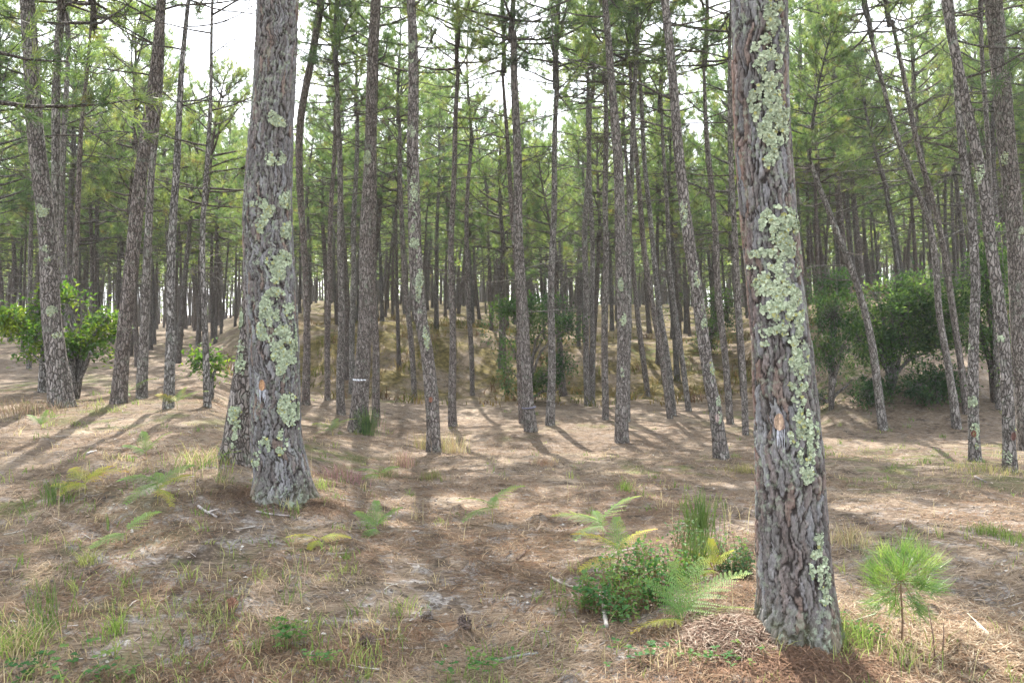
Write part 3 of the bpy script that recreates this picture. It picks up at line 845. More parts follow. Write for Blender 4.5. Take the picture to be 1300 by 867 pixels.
def stand_tree(x, y, s, lean, label, group, dead=True, cs=None):
    i = random.randrange(6)
    r = thing('pine_tree', (x, y, float(gz(x, y)) - .03), label, 'tree', group, rot=(random.gauss(0, .02), lean, random.gauss(0, .02)))
    # the turn about the axis sits on the parts so that the lean keeps its direction
    tw = random.uniform(0, 6.28)
    c, sn = math.cos(tw), math.sin(tw)
    t = obj('trunk', FT[i][0], r, rot=(0, 0, tw), scale=(s, s, 1))
    ex, ey = FT[i][1]
    H = 3.7 + .38 * i
    obj('crown', CROWNS[random.randrange(8)], r, ((ex * c - ey * sn) * s, (ex * sn + ey * c) * s, H - .15), (random.gauss(0, .05), random.gauss(0, .05), random.uniform(0, 6.28)), (cs or random.uniform(.7, 1.08) * (1.12 if abs(x / y + .05) > .33 else 1)))
    if dead: obj('dead_branches', FD[i], r, rot=(0, 0, tw + 1), kind='stuff')
    return r

random.seed(11)
LABL = ('distant slender pine of the far stand on the flat ground at the left', 'distant pines on the flat ground at the left')
LABC = ('distant slender pine of the dense stand on and beyond the mossy bank', 'distant pines on and beyond the mossy bank')
LABR = ('distant slender pine on the high crest above the broadleaf shrubs at the right', 'distant pines on the crest at the right')
pos = list(HEROPOS)
cand = []
tries = 0
while len(cand) < 1150 and tries < 90000:
    tries += 1
    y = 15 + 85 * random.random() ** 1.0
    a = random.uniform(-.76, .76)
    x = a * y
    if random.random() > y / 95 * 1.3 + (.3 if a > .3 else .08): continue
    px = 650 + F * a
    # keep open what the photograph keeps open: the hollow floor and the gap at the left
    if y < 20.5 and -.33 < a < .36: continue
    if y < 20 and a >= .36: continue
    if y < 18 and a <= -.33: continue
    md = 1.25 if y < 45 else 1.4
    if any((x - p[0]) ** 2 + (y - p[1]) ** 2 < md * md for p in pos): continue
    pos.append((x, y)); cand.append((x, y))
cand.sort(key=lambda p: math.hypot(*p))
NIND = 236
for (x, y) in cand[:NIND]:
    a = x / y
    lean = (-.10 if a > .3 else (-.05 if a > .1 else (.03 if a < -.25 else -.01))) + random.gauss(0, .035)
    lb = LABL if a < -.32 else (LABR if a > .36 else LABC)
    stand_tree(x, y, random.choice([.55, .7, .8, .9, 1.0, 1.15, 1.3]), lean, lb[0], lb[1])
# the rest of the wood, too far to count, as one mass of simple trees
mbf = MB()
for (x, y) in cand[NIND:]:
    s = random.uniform(.85, 1.2); H = random.uniform(1.6, 5.0) if x / y > -.28 else random.uniform(3.5, 5.5)
    lean = random.gauss(-.03 if x > 0 else .02, .04)
    z0 = float(gz(x, y)) - .3
    P = np.array([[x + lean * h + .08 * math.sin(h + x), y, z0 + h] for h in np.linspace(0, H + 3, 6)])
    tube(mbf, P, np.linspace(.12, .035, 6) * s, 4, 0, cap=False)
    k = 115 if y < 70 else 85
    hz = RNG.uniform(0, 1, k); rad = 1.9 * np.sqrt(RNG.uniform(.05, 1, k)) * (1 - hz) ** .6
    az = RNG.uniform(0, 6.28, k)
    C = np.stack([x + lean * (H + 5 * hz) + rad * np.cos(az), y + rad * np.sin(az), z0 + H + 5.0 * hz + .15 * rad + RNG.normal(0, .12, k)], -1)
    D = np.stack([np.cos(az), np.sin(az), np.full(k, .8)], -1)
    tufts(mbf, C, D, 6, .42, .10, 1, .8)
    for q in range(5):
        z = z0 + random.uniform(2.5, H); az_ = random.uniform(0, 6.28)
        Pb = np.array([[x + lean * (z - z0), y, z], [x + math.cos(az_) * .8, y + math.sin(az_) * .8, z + .2], [x + math.cos(az_) * 1.5, y + math.sin(az_) * 1.5, z + .2]])
        tube(mbf, Pb, [.02, .014, .008], 3, 0, cap=False)
rs = random.Random(3)
for q in range(330):
    a = rs.uniform(-.72, .76)
    if -.52 < a < -.26 and rs.random() < .8: continue
    y = rs.uniform(86, 125); x = a * y; z0 = float(gz(x, y)); k = 60; Hh = rs.uniform(3.5, 7)
    tube(mbf, np.array([[x, y, z0 - .3], [x, y, z0 + Hh]]), [.12, .04], 4, 0, cap=False)
    hz = RNG.uniform(.04, 1, k); az = RNG.uniform(0, 6.28, k); rad = 2.3 * np.sqrt(RNG.uniform(.05, 1, k)) * (1 - .7 * hz)
    C = np.stack([x + rad * np.cos(az), y + rad * np.sin(az), z0 + Hh * hz], -1)
    tufts(mbf, C, np.stack([np.cos(az), np.sin(az), np.full(k, .8)], -1), 5, .5, .12, 1, .8)
obj('far_forest', mbf.mesh('far_forest', [M_BARKD, M_NEEDLE], True), kind='stuff', label='dense mass of far pine trunks and crowns at the back of the wood', cat='forest')

# pines just outside the frame that shade the clearing
random.seed(5)
side = [(-7.5, 5.5), (-6.4, 8.6), (-9.5, 9.8), (-11.5, 13.0), (7.2, 6.2), (8.9, 9.4), (6.0, 2.6), (11.2, 12.2), (-4.6, 1.6), (-3.4, -2.4), (.6, -3.6), (3.6, -1.8), (-7.6, -1.5), (7.6, -1.2), (-1.2, -7.2), (5.0, -6.4), (-14, 17.5), (14.5, 16.5)]
for k, (x, y) in enumerate(side):
    stand_tree(x, y, 1.5, random.gauss(0, .02), 'pine outside the frame whose crown shades the clearing', 'pines standing outside the frame', True, random.uniform(1.1, 1.45))

# ------------------------------------------------------------------ broadleaf shrubs
def leaves(mb, C, D, ln, wd, mat=0, fold=.25, droop=.3):
    k = len(C)
    d = nrm(D); sdv = nrm(np.cross(d, np.array([0, 0, 1.0]) + RNG.normal(0, .35, (k, 3)))); up = np.cross(sdv, d)
    L = ln * RNG.uniform(.65, 1.2, (k, 1)); W = L * wd / ln / 2
    m = C + d * L * .5
    V = np.stack([C, m - sdv * W + up * W * fold, m - up * W * .2, m + sdv * W + up * W * fold, C + d * L - up * L * droop * .3], 1).reshape(-1, 3)
    b = np.arange(k)[:, None, None] * 5
    tri = np.array([[0, 2, 1], [0, 3, 2], [1, 2, 4], [2, 3, 4]])[None]
    mb.add(V, (b + tri).reshape(-1, 3), mat)

def shrub(label, px, py, blobs, leafmat, n=2600, ln=.075, wd=.03, cat='shrub', stems=4, Y=None, name='broadleaf_shrub'):
    """blobs in photograph pixels (px, py, rx, ry) at the depth of the foot, with their own depth offset"""
    b = ghit(px, py) if Y is None else np.array([*at_y(px, py, Y)[:2], float(gz(at_y(px, py, Y)[0], Y))])
    root = thing(name, b, label, cat)
    mbt = MB(); mbl = MB(); tot = sum(bl[2] * bl[3] for bl in blobs)
    for bl in blobs:
        bx, by_, rx, ry = bl[:4]; dy = bl[4] if len(bl) > 4 else random.uniform(-.4, .4)
        c = at_y(bx, by_, b[1] + dy); k = b[1] / F
        R3 = np.array([rx * k, (rx + ry) / 2 * k, ry * k])
        # limb from the foot into the blob
        mid = (b + c) / 2 + RNG.normal(0, .15, 3)
        P = np.array([b + (0, 0, -.1), b + (c - b) * np.array([.12, .12, .38]) + RNG.normal(0, .03, 3), b + (c - b) * np.array([.38, .38, .68]) + RNG.normal(0, .04, 3), b + (c - b) * np.array([.7, .7, .88]) + RNG.normal(0, .05, 3), c])
        tube(mbt, P, [.05, .042, .034, .022, .010], 6, 0)
        ns = int(n * bl[2] * bl[3] / tot / 13) + 4
        u = nrm(RNG.normal(0, 1, (ns, 3))) * (RNG.uniform(.15, 1.25, (ns, 1)) ** .6)
        for q in range(ns):
            tip = c + u[q] * R3
            if vnoise(tip[0] * 3.1 + tip[1] * 1.7, tip[2] * 3.6 + tip[1] * .9, 19) < -.22: continue
            st = c + u[q] * R3 * .35 + RNG.normal(0, .06, 3)
            if q % 2 == 0: tube(mbt, [c, (c + st) / 2 + RNG.normal(0, .03, 3), st, tip], [.010, .008, .005, .003], 3, 0, cap=False)
            s = RNG.uniform(.0, 1, (13, 1)); C = tip + (RNG.normal(0, .10, (13, 3)))
            D = nrm(tip - c)[None] + RNG.normal(0, .75, (13, 3)) + np.array([0, 0, .15])
            leaves(mbl, C, D, ln, wd)
    obj('stem', mbt.mesh('stem', [M_BARK], True, origin=b), root)
    obj('foliage', mbl.mesh('foliage', [leafmat], False, origin=b), root, kind='stuff')
    return root

random.seed(21)
shrub('large glossy light green broadleaf shrub on the slope right of the big right pine', 1130, 500,
      [(1110, 372, 40, 22), (1080, 372, 24, 18), (1135, 360, 34, 14), (1140, 400, 44, 34), (1165, 372, 42, 24), (1085, 400, 26, 26), (1180, 405, 36, 34), (1150, 430, 40, 26), (1195, 435, 26, 20), (1115, 440, 26, 26), (1090, 430, 20, 26)], M_LEAFB, 15000, .10, .042)
shrub('low dark green shrub at the foot of the light green one', 1190, 510, [(1185, 485, 28, 24), (1208, 492, 20, 22), (1165, 488, 16, 18)], M_LEAFL, 4200, .09, .036)
shrub('dark dense evergreen shrub close behind the right side of the big right pine', 1055, 520,
      [(1050, 365, 24, 24), (1058, 400, 26, 30), (1045, 440, 22, 26), (1068, 440, 20, 18), (1060, 478, 28, 12), (1082, 482, 22, 8), (1040, 500, 14, 14), (1062, 350, 20, 14)], M_LEAFL, 9500, .08, .028)
shrub('drooping dark shrub beside the leaning dark pine', 1105, 512, [(1100, 500, 14, 14), (1120, 500, 12, 14), (1108, 480, 16, 14)], M_LEAFL, 2200, .08, .03)
shrub('bright green tall shrub between the leaning stems at far right', 1262, 510,
      [(1248, 350, 20, 34), (1262, 400, 20, 30), (1245, 430, 18, 26), (1275, 440, 18, 26), (1232, 385, 12, 22), (1268, 330, 14, 22), (1256, 300, 12, 16), (1210, 400, 14, 26)], M_LEAFB, 9000, .085, .04)
shrub('green shrub cut by the right edge of the frame', 1300, 520, [(1296, 390, 16, 30), (1302, 430, 18, 30), (1294, 340, 14, 26), (1285, 470, 14, 20)], M_LEAFB, 4500, .085, .04)
shrub('rounded dark green bush on the bank behind the strapped pine', 668, 512,
      [(650, 395, 24, 16), (632, 418, 20, 14), (672, 400, 26, 20), (705, 395, 24, 18), (722, 418, 16, 16), (690, 430, 24, 16), (655, 425, 22, 14), (700, 470, 26, 26), (672, 480, 16, 20), (648, 470, 12, 24), (716, 490, 16, 16)], M_LEAFL, 11000, .10, .042)
shrub('green shrub on the bank just left of the big right pine', 900, 452, [(892, 400, 16, 16), (908, 385, 14, 18), (900, 425, 16, 16), (925, 395, 14, 24), (905, 440, 18, 16)], M_LEAFL, 4500, .09, .04)
shrub('small yellow-green bush on top of the bank behind the leaning pines', 860, 420, [(858, 385, 12, 14), (868, 375, 10, 16), (850, 400, 8, 10)], M_LEAFO, 1000, .09, .045)
shrub('bright yellow-green young oak spreading behind the stout far-left pine', 96, 505,
      [(40, 388, 24, 9, .4), (22, 412, 26, 8), (48, 425, 18, 7, -.5), (85, 385, 20, 12), (105, 400, 26, 9), (128, 418, 20, 7, .3), (100, 436, 26, 8), (80, 448, 16, 6), (118, 450, 18, 5, -.4), (8, 400, 14, 10), (62, 375, 16, 8), (40, 448, 10, 4), (135, 405, 12, 6)], M_LEAFO, 4600, .095, .055, 'young tree', Y=13.2, name='young_oak')
shrub('slight sapling with small green leaves beside the lichened slender pine', 268, 505, [(263, 455, 14, 6), (275, 465, 10, 7), (252, 462, 10, 6)], M_LEAFO, 450, .09, .045, 'sapling', name='young_oak')

# ------------------------------------------------------------------ forest floor: needles, grass, chips
def fan_pos(n, r0, r1, amax=.72, p=1.0):
    r = r0 * (r1 / r0) ** (RNG.uniform(0, 1, n) ** p)
    t = RNG.uniform(-amax, amax, n)
    return r * np.sin(t), r * np.cos(t)

def litter(n, r0, r1, wd):
    x, y = fan_pos(n, r0, r1)
    m = fbm(x * 1.6, y * 1.6, 51, 2) + .35 * np.exp(-((x - MOUND[0]) ** 2 + (y - MOUND[1]) ** 2) / .3) > -.28 + .5 * RNG.uniform(-1, 1, n)
    x, y = x[m], y[m]; k = len(x)
    mound = np.exp(-((x - MOUND[0] + .15) ** 2 + (y - MOUND[1]) ** 2) / .25)
    flow = 3.0 * fbm(x * .8, y * .8, 71, 2) + RNG.normal(0, .8, k)
    L = RNG.uniform(.06, .15, k) / 2
    dx, dy = np.cos(flow) * L, np.sin(flow) * L
    lift = RNG.uniform(.002, .014, k) + mound * RNG.uniform(0, .05, k)
    tilt = RNG.normal(0, .006, k) * (1 + 2 * mound)
    bend = RNG.normal(0, .008, k)
    wdt = wd * RNG.uniform(.7, 1.3, k) * (1 + np.hypot(x, y) * .07)
    nx, ny = -dy / L, dx / L
    P0 = np.stack([x - dx, y - dy, gz(x - dx, y - dy) + lift + tilt], -1)
    P1 = np.stack([x + nx * bend, y + ny * bend, gz(x, y) + lift + .003], -1)
    P2 = np.stack([x + dx, y + dy, gz(x + dx, y + dy) + lift - tilt], -1)
    w3 = np.stack([nx * wdt / 2, ny * wdt / 2, np.zeros(k)], -1)
    V = np.stack([P0, P1 - w3, P1 + w3, P2], 1).reshape(-1, 3)
    b = np.arange(k)[:, None] * 4
    Fq = b + np.array([[0, 1, 3, 2]])
    c = RNG.uniform(0, 1, (k, 1))
    col = np.where(c < .55, np.array([[.235, .15, .10]]), np.where(c < .85, np.array([[.34, .25, .17]]), np.array([[.13, .10, .08]]))) * RNG.uniform(.7, 1.3, (k, 1))
    pale = sstep(0, .4, fbm(x * .9, y * .9, 81, 2))[:, None] * RNG.uniform(0, .8, (k, 1))
    col = col * (1 - pale) + np.array([[.47, .39, .29]]) * pale
    mb = MB(); mb.add(V, Fq, 0, np.repeat(col, 4, 0))
    return mb
obj('needle_litter', litter(210000, 2.7, 17, .0032).mesh('needle_litter', [M_ATTRT], False, True), kind='stuff')

def chips(n):
    x, y = fan_pos(n, 2.7, 15)
    k = n; s = RNG.uniform(.004, .014, k); a = RNG.uniform(0, 6.28, k)
    mb = MB(); V = []
    z = gz(x, y) + .004
    V.append(np.stack([x, y, z + s * .8], -1))
    for q in range(5):
        t = a + q * 1.257; rr = s * RNG.uniform(.5, 1.3, k)
        V.append(np.stack([x + np.cos(t) * rr * 1.3, y + np.sin(t) * rr, z + RNG.uniform(-.003, .004, k)], -1))
    V = np.stack(V, 1).reshape(-1, 3)
    tri = np.array([[0, 1 + q, 1 + (q + 1) % 5] for q in range(5)])[None]
    c = RNG.uniform(0, 1, (k, 1))
    col = np.where(c < .5, np.array([[.10, .08, .065]]), np.where(c < .96, np.array([[.25, .20, .16]]), np.array([[.45, .42, .38]])))
    mb.add(V, (np.arange(k)[:, None, None] * 6 + tri).reshape(-1, 3), 0, np.repeat(col, 6, 0))
    return mb
obj('bark_chips', chips(9000).mesh('bark_chips', [M_ATTR], False, True), kind='stuff')

def heap(label, px, py, n, sx, sy, height, cols, L0=.05, L1=.12, wd=.0045):
    b = ghit(px, py)
    x = b[0] + RNG.normal(0, sx, n); y = b[1] + RNG.normal(0, sy, n)
    bump = height * np.exp(-((x - b[0]) ** 2 / (2 * sx * sx) + (y - b[1]) ** 2 / (2 * sy * sy)))
    a = RNG.uniform(0, 6.28, n); L = RNG.uniform(L0, L1, n) / 2; dx, dy = np.cos(a) * L, np.sin(a) * L
    z = gz(x, y) + bump * RNG.uniform(.2, 1.05, n) + .004; t = RNG.normal(0, .22, n) * L
    nx, ny = -np.sin(a) * wd / 2, np.cos(a) * wd / 2
    V = np.stack([np.stack([x - dx, y - dy, z - t], -1), np.stack([x - nx, y - ny, z + .004], -1), np.stack([x + nx, y + ny, z + .004], -1), np.stack([x + dx, y + dy, z + t], -1)], 1).reshape(-1, 3)
    c = np.array(cols)[RNG.integers(0, len(cols), n)] * RNG.uniform(.7, 1.25, (n, 1))
    mb = MB(); mb.add(V, np.arange(n)[:, None] * 4 + np.array([[0, 1, 3, 2]]), 0, np.repeat(c, 4, 0))
    obj('needle_heap', mb.mesh('needle_heap', [M_ATTRT], False, True, origin=b), None, b, label=label, cat='pine litter', kind='stuff')
heap('heap of dry pine needles piled against the left foot of the big right pine', 925, 808, 6500, .17, .15, .085, [(.30, .21, .16), (.40, .31, .25), (.20, .13, .10), (.50, .42, .34)])
heap('pale bleached needle litter in the lower right corner', 1215, 815, 9000, .45, .40, .02, [(.40, .30, .21), (.52, .43, .32), (.30, .20, .13)])
heap('brown needles and bark flakes gathered round the foot of the big left pine', 362, 636, 5000, .30, .13, .035, [(.24, .16, .11), (.34, .25, .18), (.15, .11, .09)])
heap('rusty needle litter in front of the big right pine', 1010, 845, 4000, .28, .12, .03, [(.26, .16, .11), (.34, .22, .15), (.18, .12, .09)])

def twigs(n):
    mb = MB(); x, y = fan_pos(n, 2.8, 13)
    for i in range(n):
        L = random.uniform(.03, .16); a = random.uniform(0, 6.28); c, sn = math.cos(a), math.sin(a)
        P = np.array([[x[i] + c * L * t + random.gauss(0, .004), y[i] + sn * L * t + random.gauss(0, .004), 0] for t in (0, .5, 1)])
        r = random.uniform(.0015, .0042)
        P[:, 2] = gz(P[:, 0], P[:, 1]) + r + random.uniform(0, .008)
        tube(mb, P, [r, r * .85, r * .5], 4, 0, np.array(random.choice([(.34, .30, .27), (.16, .12, .10), (.24, .18, .14), (.45, .41, .37)])), cap=False)
    obj('fallen_twigs', mb.mesh('fallen_twigs', [M_ATTR], True, True), kind='stuff')
twigs(1300)

def blades(mb, x, y, h, wd, lean, col, zoff=0.0, base=None):
    """curved grass blades, 3 segments each"""
    k = len(x); a = RNG.uniform(0, 6.28, k)
    lx, ly = np.cos(a), np.sin(a)
    z = gz(x, y) - .005 + zoff
    tw = RNG.uniform(0, 6.28, k); wx, wy = np.cos(tw) * wd / 2, np.sin(tw) * wd / 2
    V = []
    for t, wf in ((0, 1), (.4, .9), (.75, .6)):
        off = lean * h * t * t; hz = h * t * (1 - .35 * lean * t)
        for sgn in (-1, 1):
            V.append(np.stack([x + lx * off + sgn * wx * wf, y + ly * off + sgn * wy * wf, z + hz], -1))
    V.append(np.stack([x + lx * lean * h, y + ly * lean * h, z + h * (1 - .35 * lean)], -1))
    V = np.stack(V, 1).reshape(-1, 3)
    b = np.arange(k)[:, None, None] * 7
    mb.add(V, (b + np.array([[[0, 1, 3, 2], [2, 3, 5, 4]]])).reshape(-1, 4), 0, np.repeat(col, 7, 0))
    mb.F.append(((np.arange(k)[:, None] * 7 + np.array([[4, 5, 6]])) + mb.n - len(V), 0))

def grass():
    mb = MB()
    # clumped positions
    n = 2900
    cx, cy = fan_pos(n, 2.9, 19)
    a = cx / np.maximum(cy, 1)
    wgt = .25 + .9 * sstep(-.05, -.35, a) * sstep(7.5, 3.5, cy) + .5 * sstep(5.0, 3.5, cy) + .5 * sstep(.3, .4, a) * sstep(6, 9, cy)
    keep = (fbm(cx * .7, cy * .7, 41, 2) + wgt * .9) > RNG.uniform(0, 1.15, n)
    cx, cy = cx[keep], cy[keep]; n = len(cx)
    m = RNG.integers(3, 14, n)
    x = np.repeat(cx, m) + RNG.normal(0, .035, m.sum()); y = np.repeat(cy, m) + RNG.normal(0, .035, m.sum())
    k = len(x)
    hh = np.repeat(RNG.uniform(.03, .11, n), m) * RNG.uniform(.6, 1.4, k)
    dry = np.repeat(RNG.uniform(0, 1, n), m)[:, None]
    g1 = np.array([[.16, .24, .06]]); g2 = np.array([[.30, .34, .11]]); st = np.array([[.47, .39, .22]])
    col = np.where(dry < .38, g1, np.where(dry < .72, g2, st)) * RNG.uniform(.7, 1.3, (k, 1))
    blades(mb, x, y, hh, .0035 + .0004 * np.hypot(x, y), RNG.uniform(.1, .9, k), col)
    # dry wisps lying about
    n = 9000
    x, y = fan_pos(n, 2.8, 14)
    col = np.array([[.42, .33, .22]]) * RNG.uniform(.6, 1.3, (n, 1))
    blades(mb, x, y, RNG.uniform(.03, .10, n), .0028 + .0003 * np.hypot(x, y), RNG.uniform(.7, 1.5, n), col)
    # tall seed stalks
    n = 90
    x, y = fan_pos(n, 3.0, 8)
    col = np.tile(np.array([[.50, .43, .25]]), (n, 1))
    blades(mb, x, y, RNG.uniform(.15, .38, n), np.full(n, .0035), RNG.uniform(.05, .4, n), col)
    # rough herbage over the far bank and its plateau
    n = 900
    bx = RNG.uniform(-11, 22, n); by_ = RNG.uniform(19, 34, n)
    ok = (bx / by_ > -.36) & (bx / by_ < .8) & (fbm(bx * .6, by_ * .6, 88, 2) > -.15)
    bx, by_ = bx[ok], by_[ok]; m = RNG.integers(8, 22, len(bx))
    x = np.repeat(bx, m) + RNG.normal(0, .13, m.sum()); y = np.repeat(by_, m) + RNG.normal(0, .13, m.sum())
    g = np.repeat(RNG.uniform(0, 1, len(bx)), m)[:, None]
    col = np.where(g < .4, np.array([[.12, .13, .04]]), np.where(g < .7, np.array([[.24, .18, .07]]), np.array([[.16, .10, .06]]))) * RNG.uniform(.7, 1.3, (len(x), 1))
    blades(mb, x, y, RNG.uniform(.10, .38, len(x)), np.full(len(x), .022), RNG.uniform(.2, 1.0, len(x)), col)
    obj('ground_grass', mb.mesh('ground_grass', [M_ATTRT], False, True), kind='stuff')
grass()

def gp(px, py):
    return ghit(px, py)

def tuft_thing(name, label, cat, px, py, n, h, spread, cols, lean=(.1, .8), wd=.004, group=None):
    b = gp(px, py); mb = MB()
    k = n
    x = b[0] + RNG.normal(0, spread, k); y = b[1] + RNG.normal(0, spread, k)
    cols = np.array(cols); col = cols[RNG.integers(0, len(cols), k)] * RNG.uniform(.75, 1.25, (k, 1))
    blades(mb, x, y, h * RNG.uniform(.5, 1.15, k), np.full(k, wd), RNG.uniform(lean[0], lean[1], k), col)
    return obj(name, mb.mesh(name, [M_ATTRT], False, True, origin=b), None, b, label=label, cat=cat, group=group, kind='stuff' if spread >= .06 else None)

GREEN = [(.15, .25, .05), (.22, .32, .07), (.30, .38, .10)]
STRAW = [(.50, .40, .22), (.40, .30, .17), (.56, .48, .30)]
MIX = GREEN + STRAW
tuft_thing('grass_tuft', 'upright bright green grass tuft in the left foreground', 'grass tuft', 148, 805, 60, .17, .03, GREEN)
tuft_thing('grass_tuft', 'fan-shaped yellow green grass tuft near the lower left, above the bright upright one', 'grass tuft', 112, 718, 70, .13, .035, [(.30, .34, .10), (.42, .42, .16)], (.3, 1.0))
tuft_thing('grass_tuft', 'dry straw clump with green blades at the lower left corner', 'grass tuft', 22, 830, 170, .24, .07, MIX, (.2, 1.1))
tuft_thing('grass_tuft', 'green tuft right beside the foot of the big left pine', 'grass tuft', 407, 622, 50, .14, .04, GREEN)
tuft_thing('grass_tuft', 'dense straw-coloured grass clump at the foot of the lichen-streaked leaning pine', 'grass tuft', 572, 575, 190, .34, .13, STRAW + [(.34, .34, .14)], (.1, .6), .006)
tuft_thing('grass_tuft', 'brownish straw tuft on the left of the lichen-streaked leaning pine', 'grass tuft', 540, 570, 120, .32, .10, [(.42, .32, .17), (.30, .28, .12)], (.1, .6), .006)
tuft_thing('grass_tuft', 'low green hummock on open ground at the far right', 'grass tuft', 1252, 678, 160, .10, .06, [(.12, .20, .05), (.20, .27, .07)], (.1, .5))
tuft_thing('grass_tuft', 'green hummock cut by the right edge', 'grass tuft', 1292, 690, 120, .10, .06, [(.12, .20, .05), (.20, .27, .07)], (.1, .5))
tuft_thing('grass_tuft', 'small green tuft on the sunlit strip left of the broom', 'grass tuft', 793, 622, 90, .13, .04, GREEN, (.1, .5))
tuft_thing('grass_tuft', 'dry grass clump between the back trunk and the camera, left of the big left pine', 'grass tuft', 250, 590, 170, .22, .14, MIX, (.2, .8), .005)
tuft_thing('grass_tuft', 'green and straw grass at the base of the big right pine on its right side', 'grass tuft', 1085, 818, 200, .16, .09, GREEN + [(.25, .30, .1)], (.2, .9))
tuft_thing('grass_tuft', 'dry yellow grass behind the right edge of the big right pine', 'grass tuft', 1075, 690, 150, .18, .08, STRAW + [(.34, .34, .14)], (.2, .8))
tuft_thing('grass_tuft', 'thin green blades between the sapling stems', 'grass tuft', 1150, 845, 70, .16, .06, MIX, (.1, .6))
tuft_thing('grass_tuft', 'green grass around the foot of the far-right leaning pines', 'grass tuft', 1255, 600, 220, .15, .22, [(.24, .26, .09), (.40, .34, .16)], (.2, .8), .005)
tuft_thing('grass_tuft', 'mixed low grass in the middle of the foreground', 'grass tuft', 505, 775, 70, .09, .08, MIX, (.2, 1.0))
tuft_thing('grass_tuft', 'soft pale green grass bed on the lower left foreground', 'grass tuft', 250, 790, 160, .13, .14, [(.24, .30, .10), (.36, .36, .16)], (.2, 1.0))
tuft_thing('grass_tuft', 'olive grass patch behind the big right pine on the left', 'grass tuft', 945, 600, 170, .15, .13, [(.26, .25, .09), (.36, .32, .14)], (.2, .9), .005)
tuft_thing('heather_clump', 'pinkish brown heather clump in the middle, before the leaning lichen-streaked pine', 'heather', 513, 592, 260, .22, .075, [(.30, .19, .16), (.38, .22, .22), (.24, .22, .10), (.45, .35, .24)], (.1, .6), .005)
tuft_thing('heather_clump', 'purple-tinged heather just right of the big left pine', 'heather', 437, 605, 240, .15, .11, [(.30, .17, .17), (.36, .20, .22), (.22, .19, .11)], (.1, .7), .005)
tuft_thing('heather_clump', 'dark green low heather behind the small fern at centre left', 'heather', 490, 605, 130, .14, .06, [(.12, .15, .06), (.22, .2, .1)], (.1, .7), .005)
tuft_thing('heather_clump', 'olive heather hummock right of the pink heather', 'heather', 548, 608, 130, .13, .06, [(.18, .22, .07), (.28, .24, .12)], (.1, .7), .005)
tuft_thing('heather_clump', 'wide brown heather clump by the left edge before the stout leaning pine', 'heather', 25, 525, 330, .22, .30, [(.26, .18, .13), (.24, .2, .12)], (.2, .7), .008)
tuft_thing('heather_clump', 'reddish heather between the sunlit strip and the big right pine', 'heather', 690, 590, 120, .12, .08, [(.30, .19, .14), (.4, .28, .18)], (.2, .7), .005)

# ------------------------------------------------------------------ bracken
def frond_mesh(L=.5, npin=13, wfac=.34, seed=0):
    rs = np.random.default_rng(seed); mb = MB()
    t = np.linspace(0, 1, 12)
    P = np.stack([L * t, L * .03 * np.sin(t * 3 + seed), L * (.28 * t - .42 * t * t)], -1)
    tube(mb, P, np.linspace(.0022, .0008, 12), 3, 0, cap=False)
    for i in range(npin):
        u = .10 + .88 * i / (npin - 1)
        p = np.array([np.interp(u, t, P[:, q]) for q in range(3)])
        pl = L * wfac * (1 - (u - .10)) ** .85 * (1 if i > 1 else .8) + .012
        for sgn in (-1, 1):
            ang = math.radians(62 - 12 * u) + rs.normal(0, .06)
            d = np.array([math.cos(ang), sgn * math.sin(ang), -.12 + rs.normal(0, .08)])
            n2 = max(4, int(pl / .011)); 
            for j in range(n2):
                v = (j + .5) / n2; q = p + d * pl * v + np.array([0, 0, -.10 * pl * v * v])
                ll = .013 * (1 - v) ** .6 * (.4 + L) + .003
                for s2 in (-1, 1):
                    e = np.array([-d[1] * s2 * .9 + d[0] * .45, d[0] * s2 * .9 + d[1] * .45, 0.0]) 
                    w_ = d * .0036
                    tip = q + e * ll
                    mb.add([q - w_, q + w_, tip + w_ * .6, tip - w_ * .3], [[0, 1, 2, 3]], 0)
    return mb
FR = {}
def frond(mat, L, seed):
    key = (mat.name, L, seed)
    if key not in FR: FR[key] = frond_mesh(L, 15, .36, seed).mesh('frond', [mat], False)
    return FR[key]

def fern(label, px, py, fronds, h=.18, mat=None, group=None):
    """fronds: (length, azimuth in degrees from +X, elevation in degrees, yellow?)"""
    b = gp(px, py); mat = mat or M_FERN
    root = thing('bracken_fern', b, label, 'fern', group)
    mb = MB()
    P = np.array([[0, 0, -.02], [.004, 0, h * .4], [-.003, .004, h * .8], [0, 0, h]])
    tube(mb, P, [.0035, .003, .0026, .002], 5, 0, (.30, .26, .10))
    obj('stalk', mb.mesh('stalk', [M_ATTR], True, True), root)
    for q, (L, az, el, yl) in enumerate(fronds):
        obj('frond', frond(M_FERNY if yl else mat, L, q % 3), root, (0, 0, h * (1 - .12 * q)), (random.uniform(-.3, .3), -math.radians(el), math.radians(az)))
random.seed(9)
fern('largest green fern with long combed fronds beside the big right pine', 868, 798, [(.42, 22, 32, 0), (.38, 60, 42, 0), (.30, 100, 55, 0), (.30, 200, 5, 1), (.34, 5, 18, 0), (.28, 140, 45, 0)], .06)
fern('small yellow fern between the bramble and the big right pine', 905, 735, [(.16, 80, 60, 1), (.17, 20, 40, 1), (.15, 150, 40, 1), (.13, 230, 10, 1)], .08)
fern('pale green fern with three spread fronds behind the bramble', 765, 690, [(.36, 35, 28, 0), (.36, 165, 12, 0), (.30, 225, 0, 0), (.2, 100, 30, 0)], .17)
fern('yellow and orange fern standing in the left side of the bramble', 785, 735, [(.30, 150, 15, 1), (.30, 35, 25, 1), (.26, 90, 50, 0), (.24, 190, -5, 1)], .20)
fern('green fern on a thin stalk on open ground right of centre', 625, 665, [(.30, 30, 26, 0), (.30, 160, 10, 0), (.28, 215, -8, 0), (.16, 80, 30, 0)], .18)
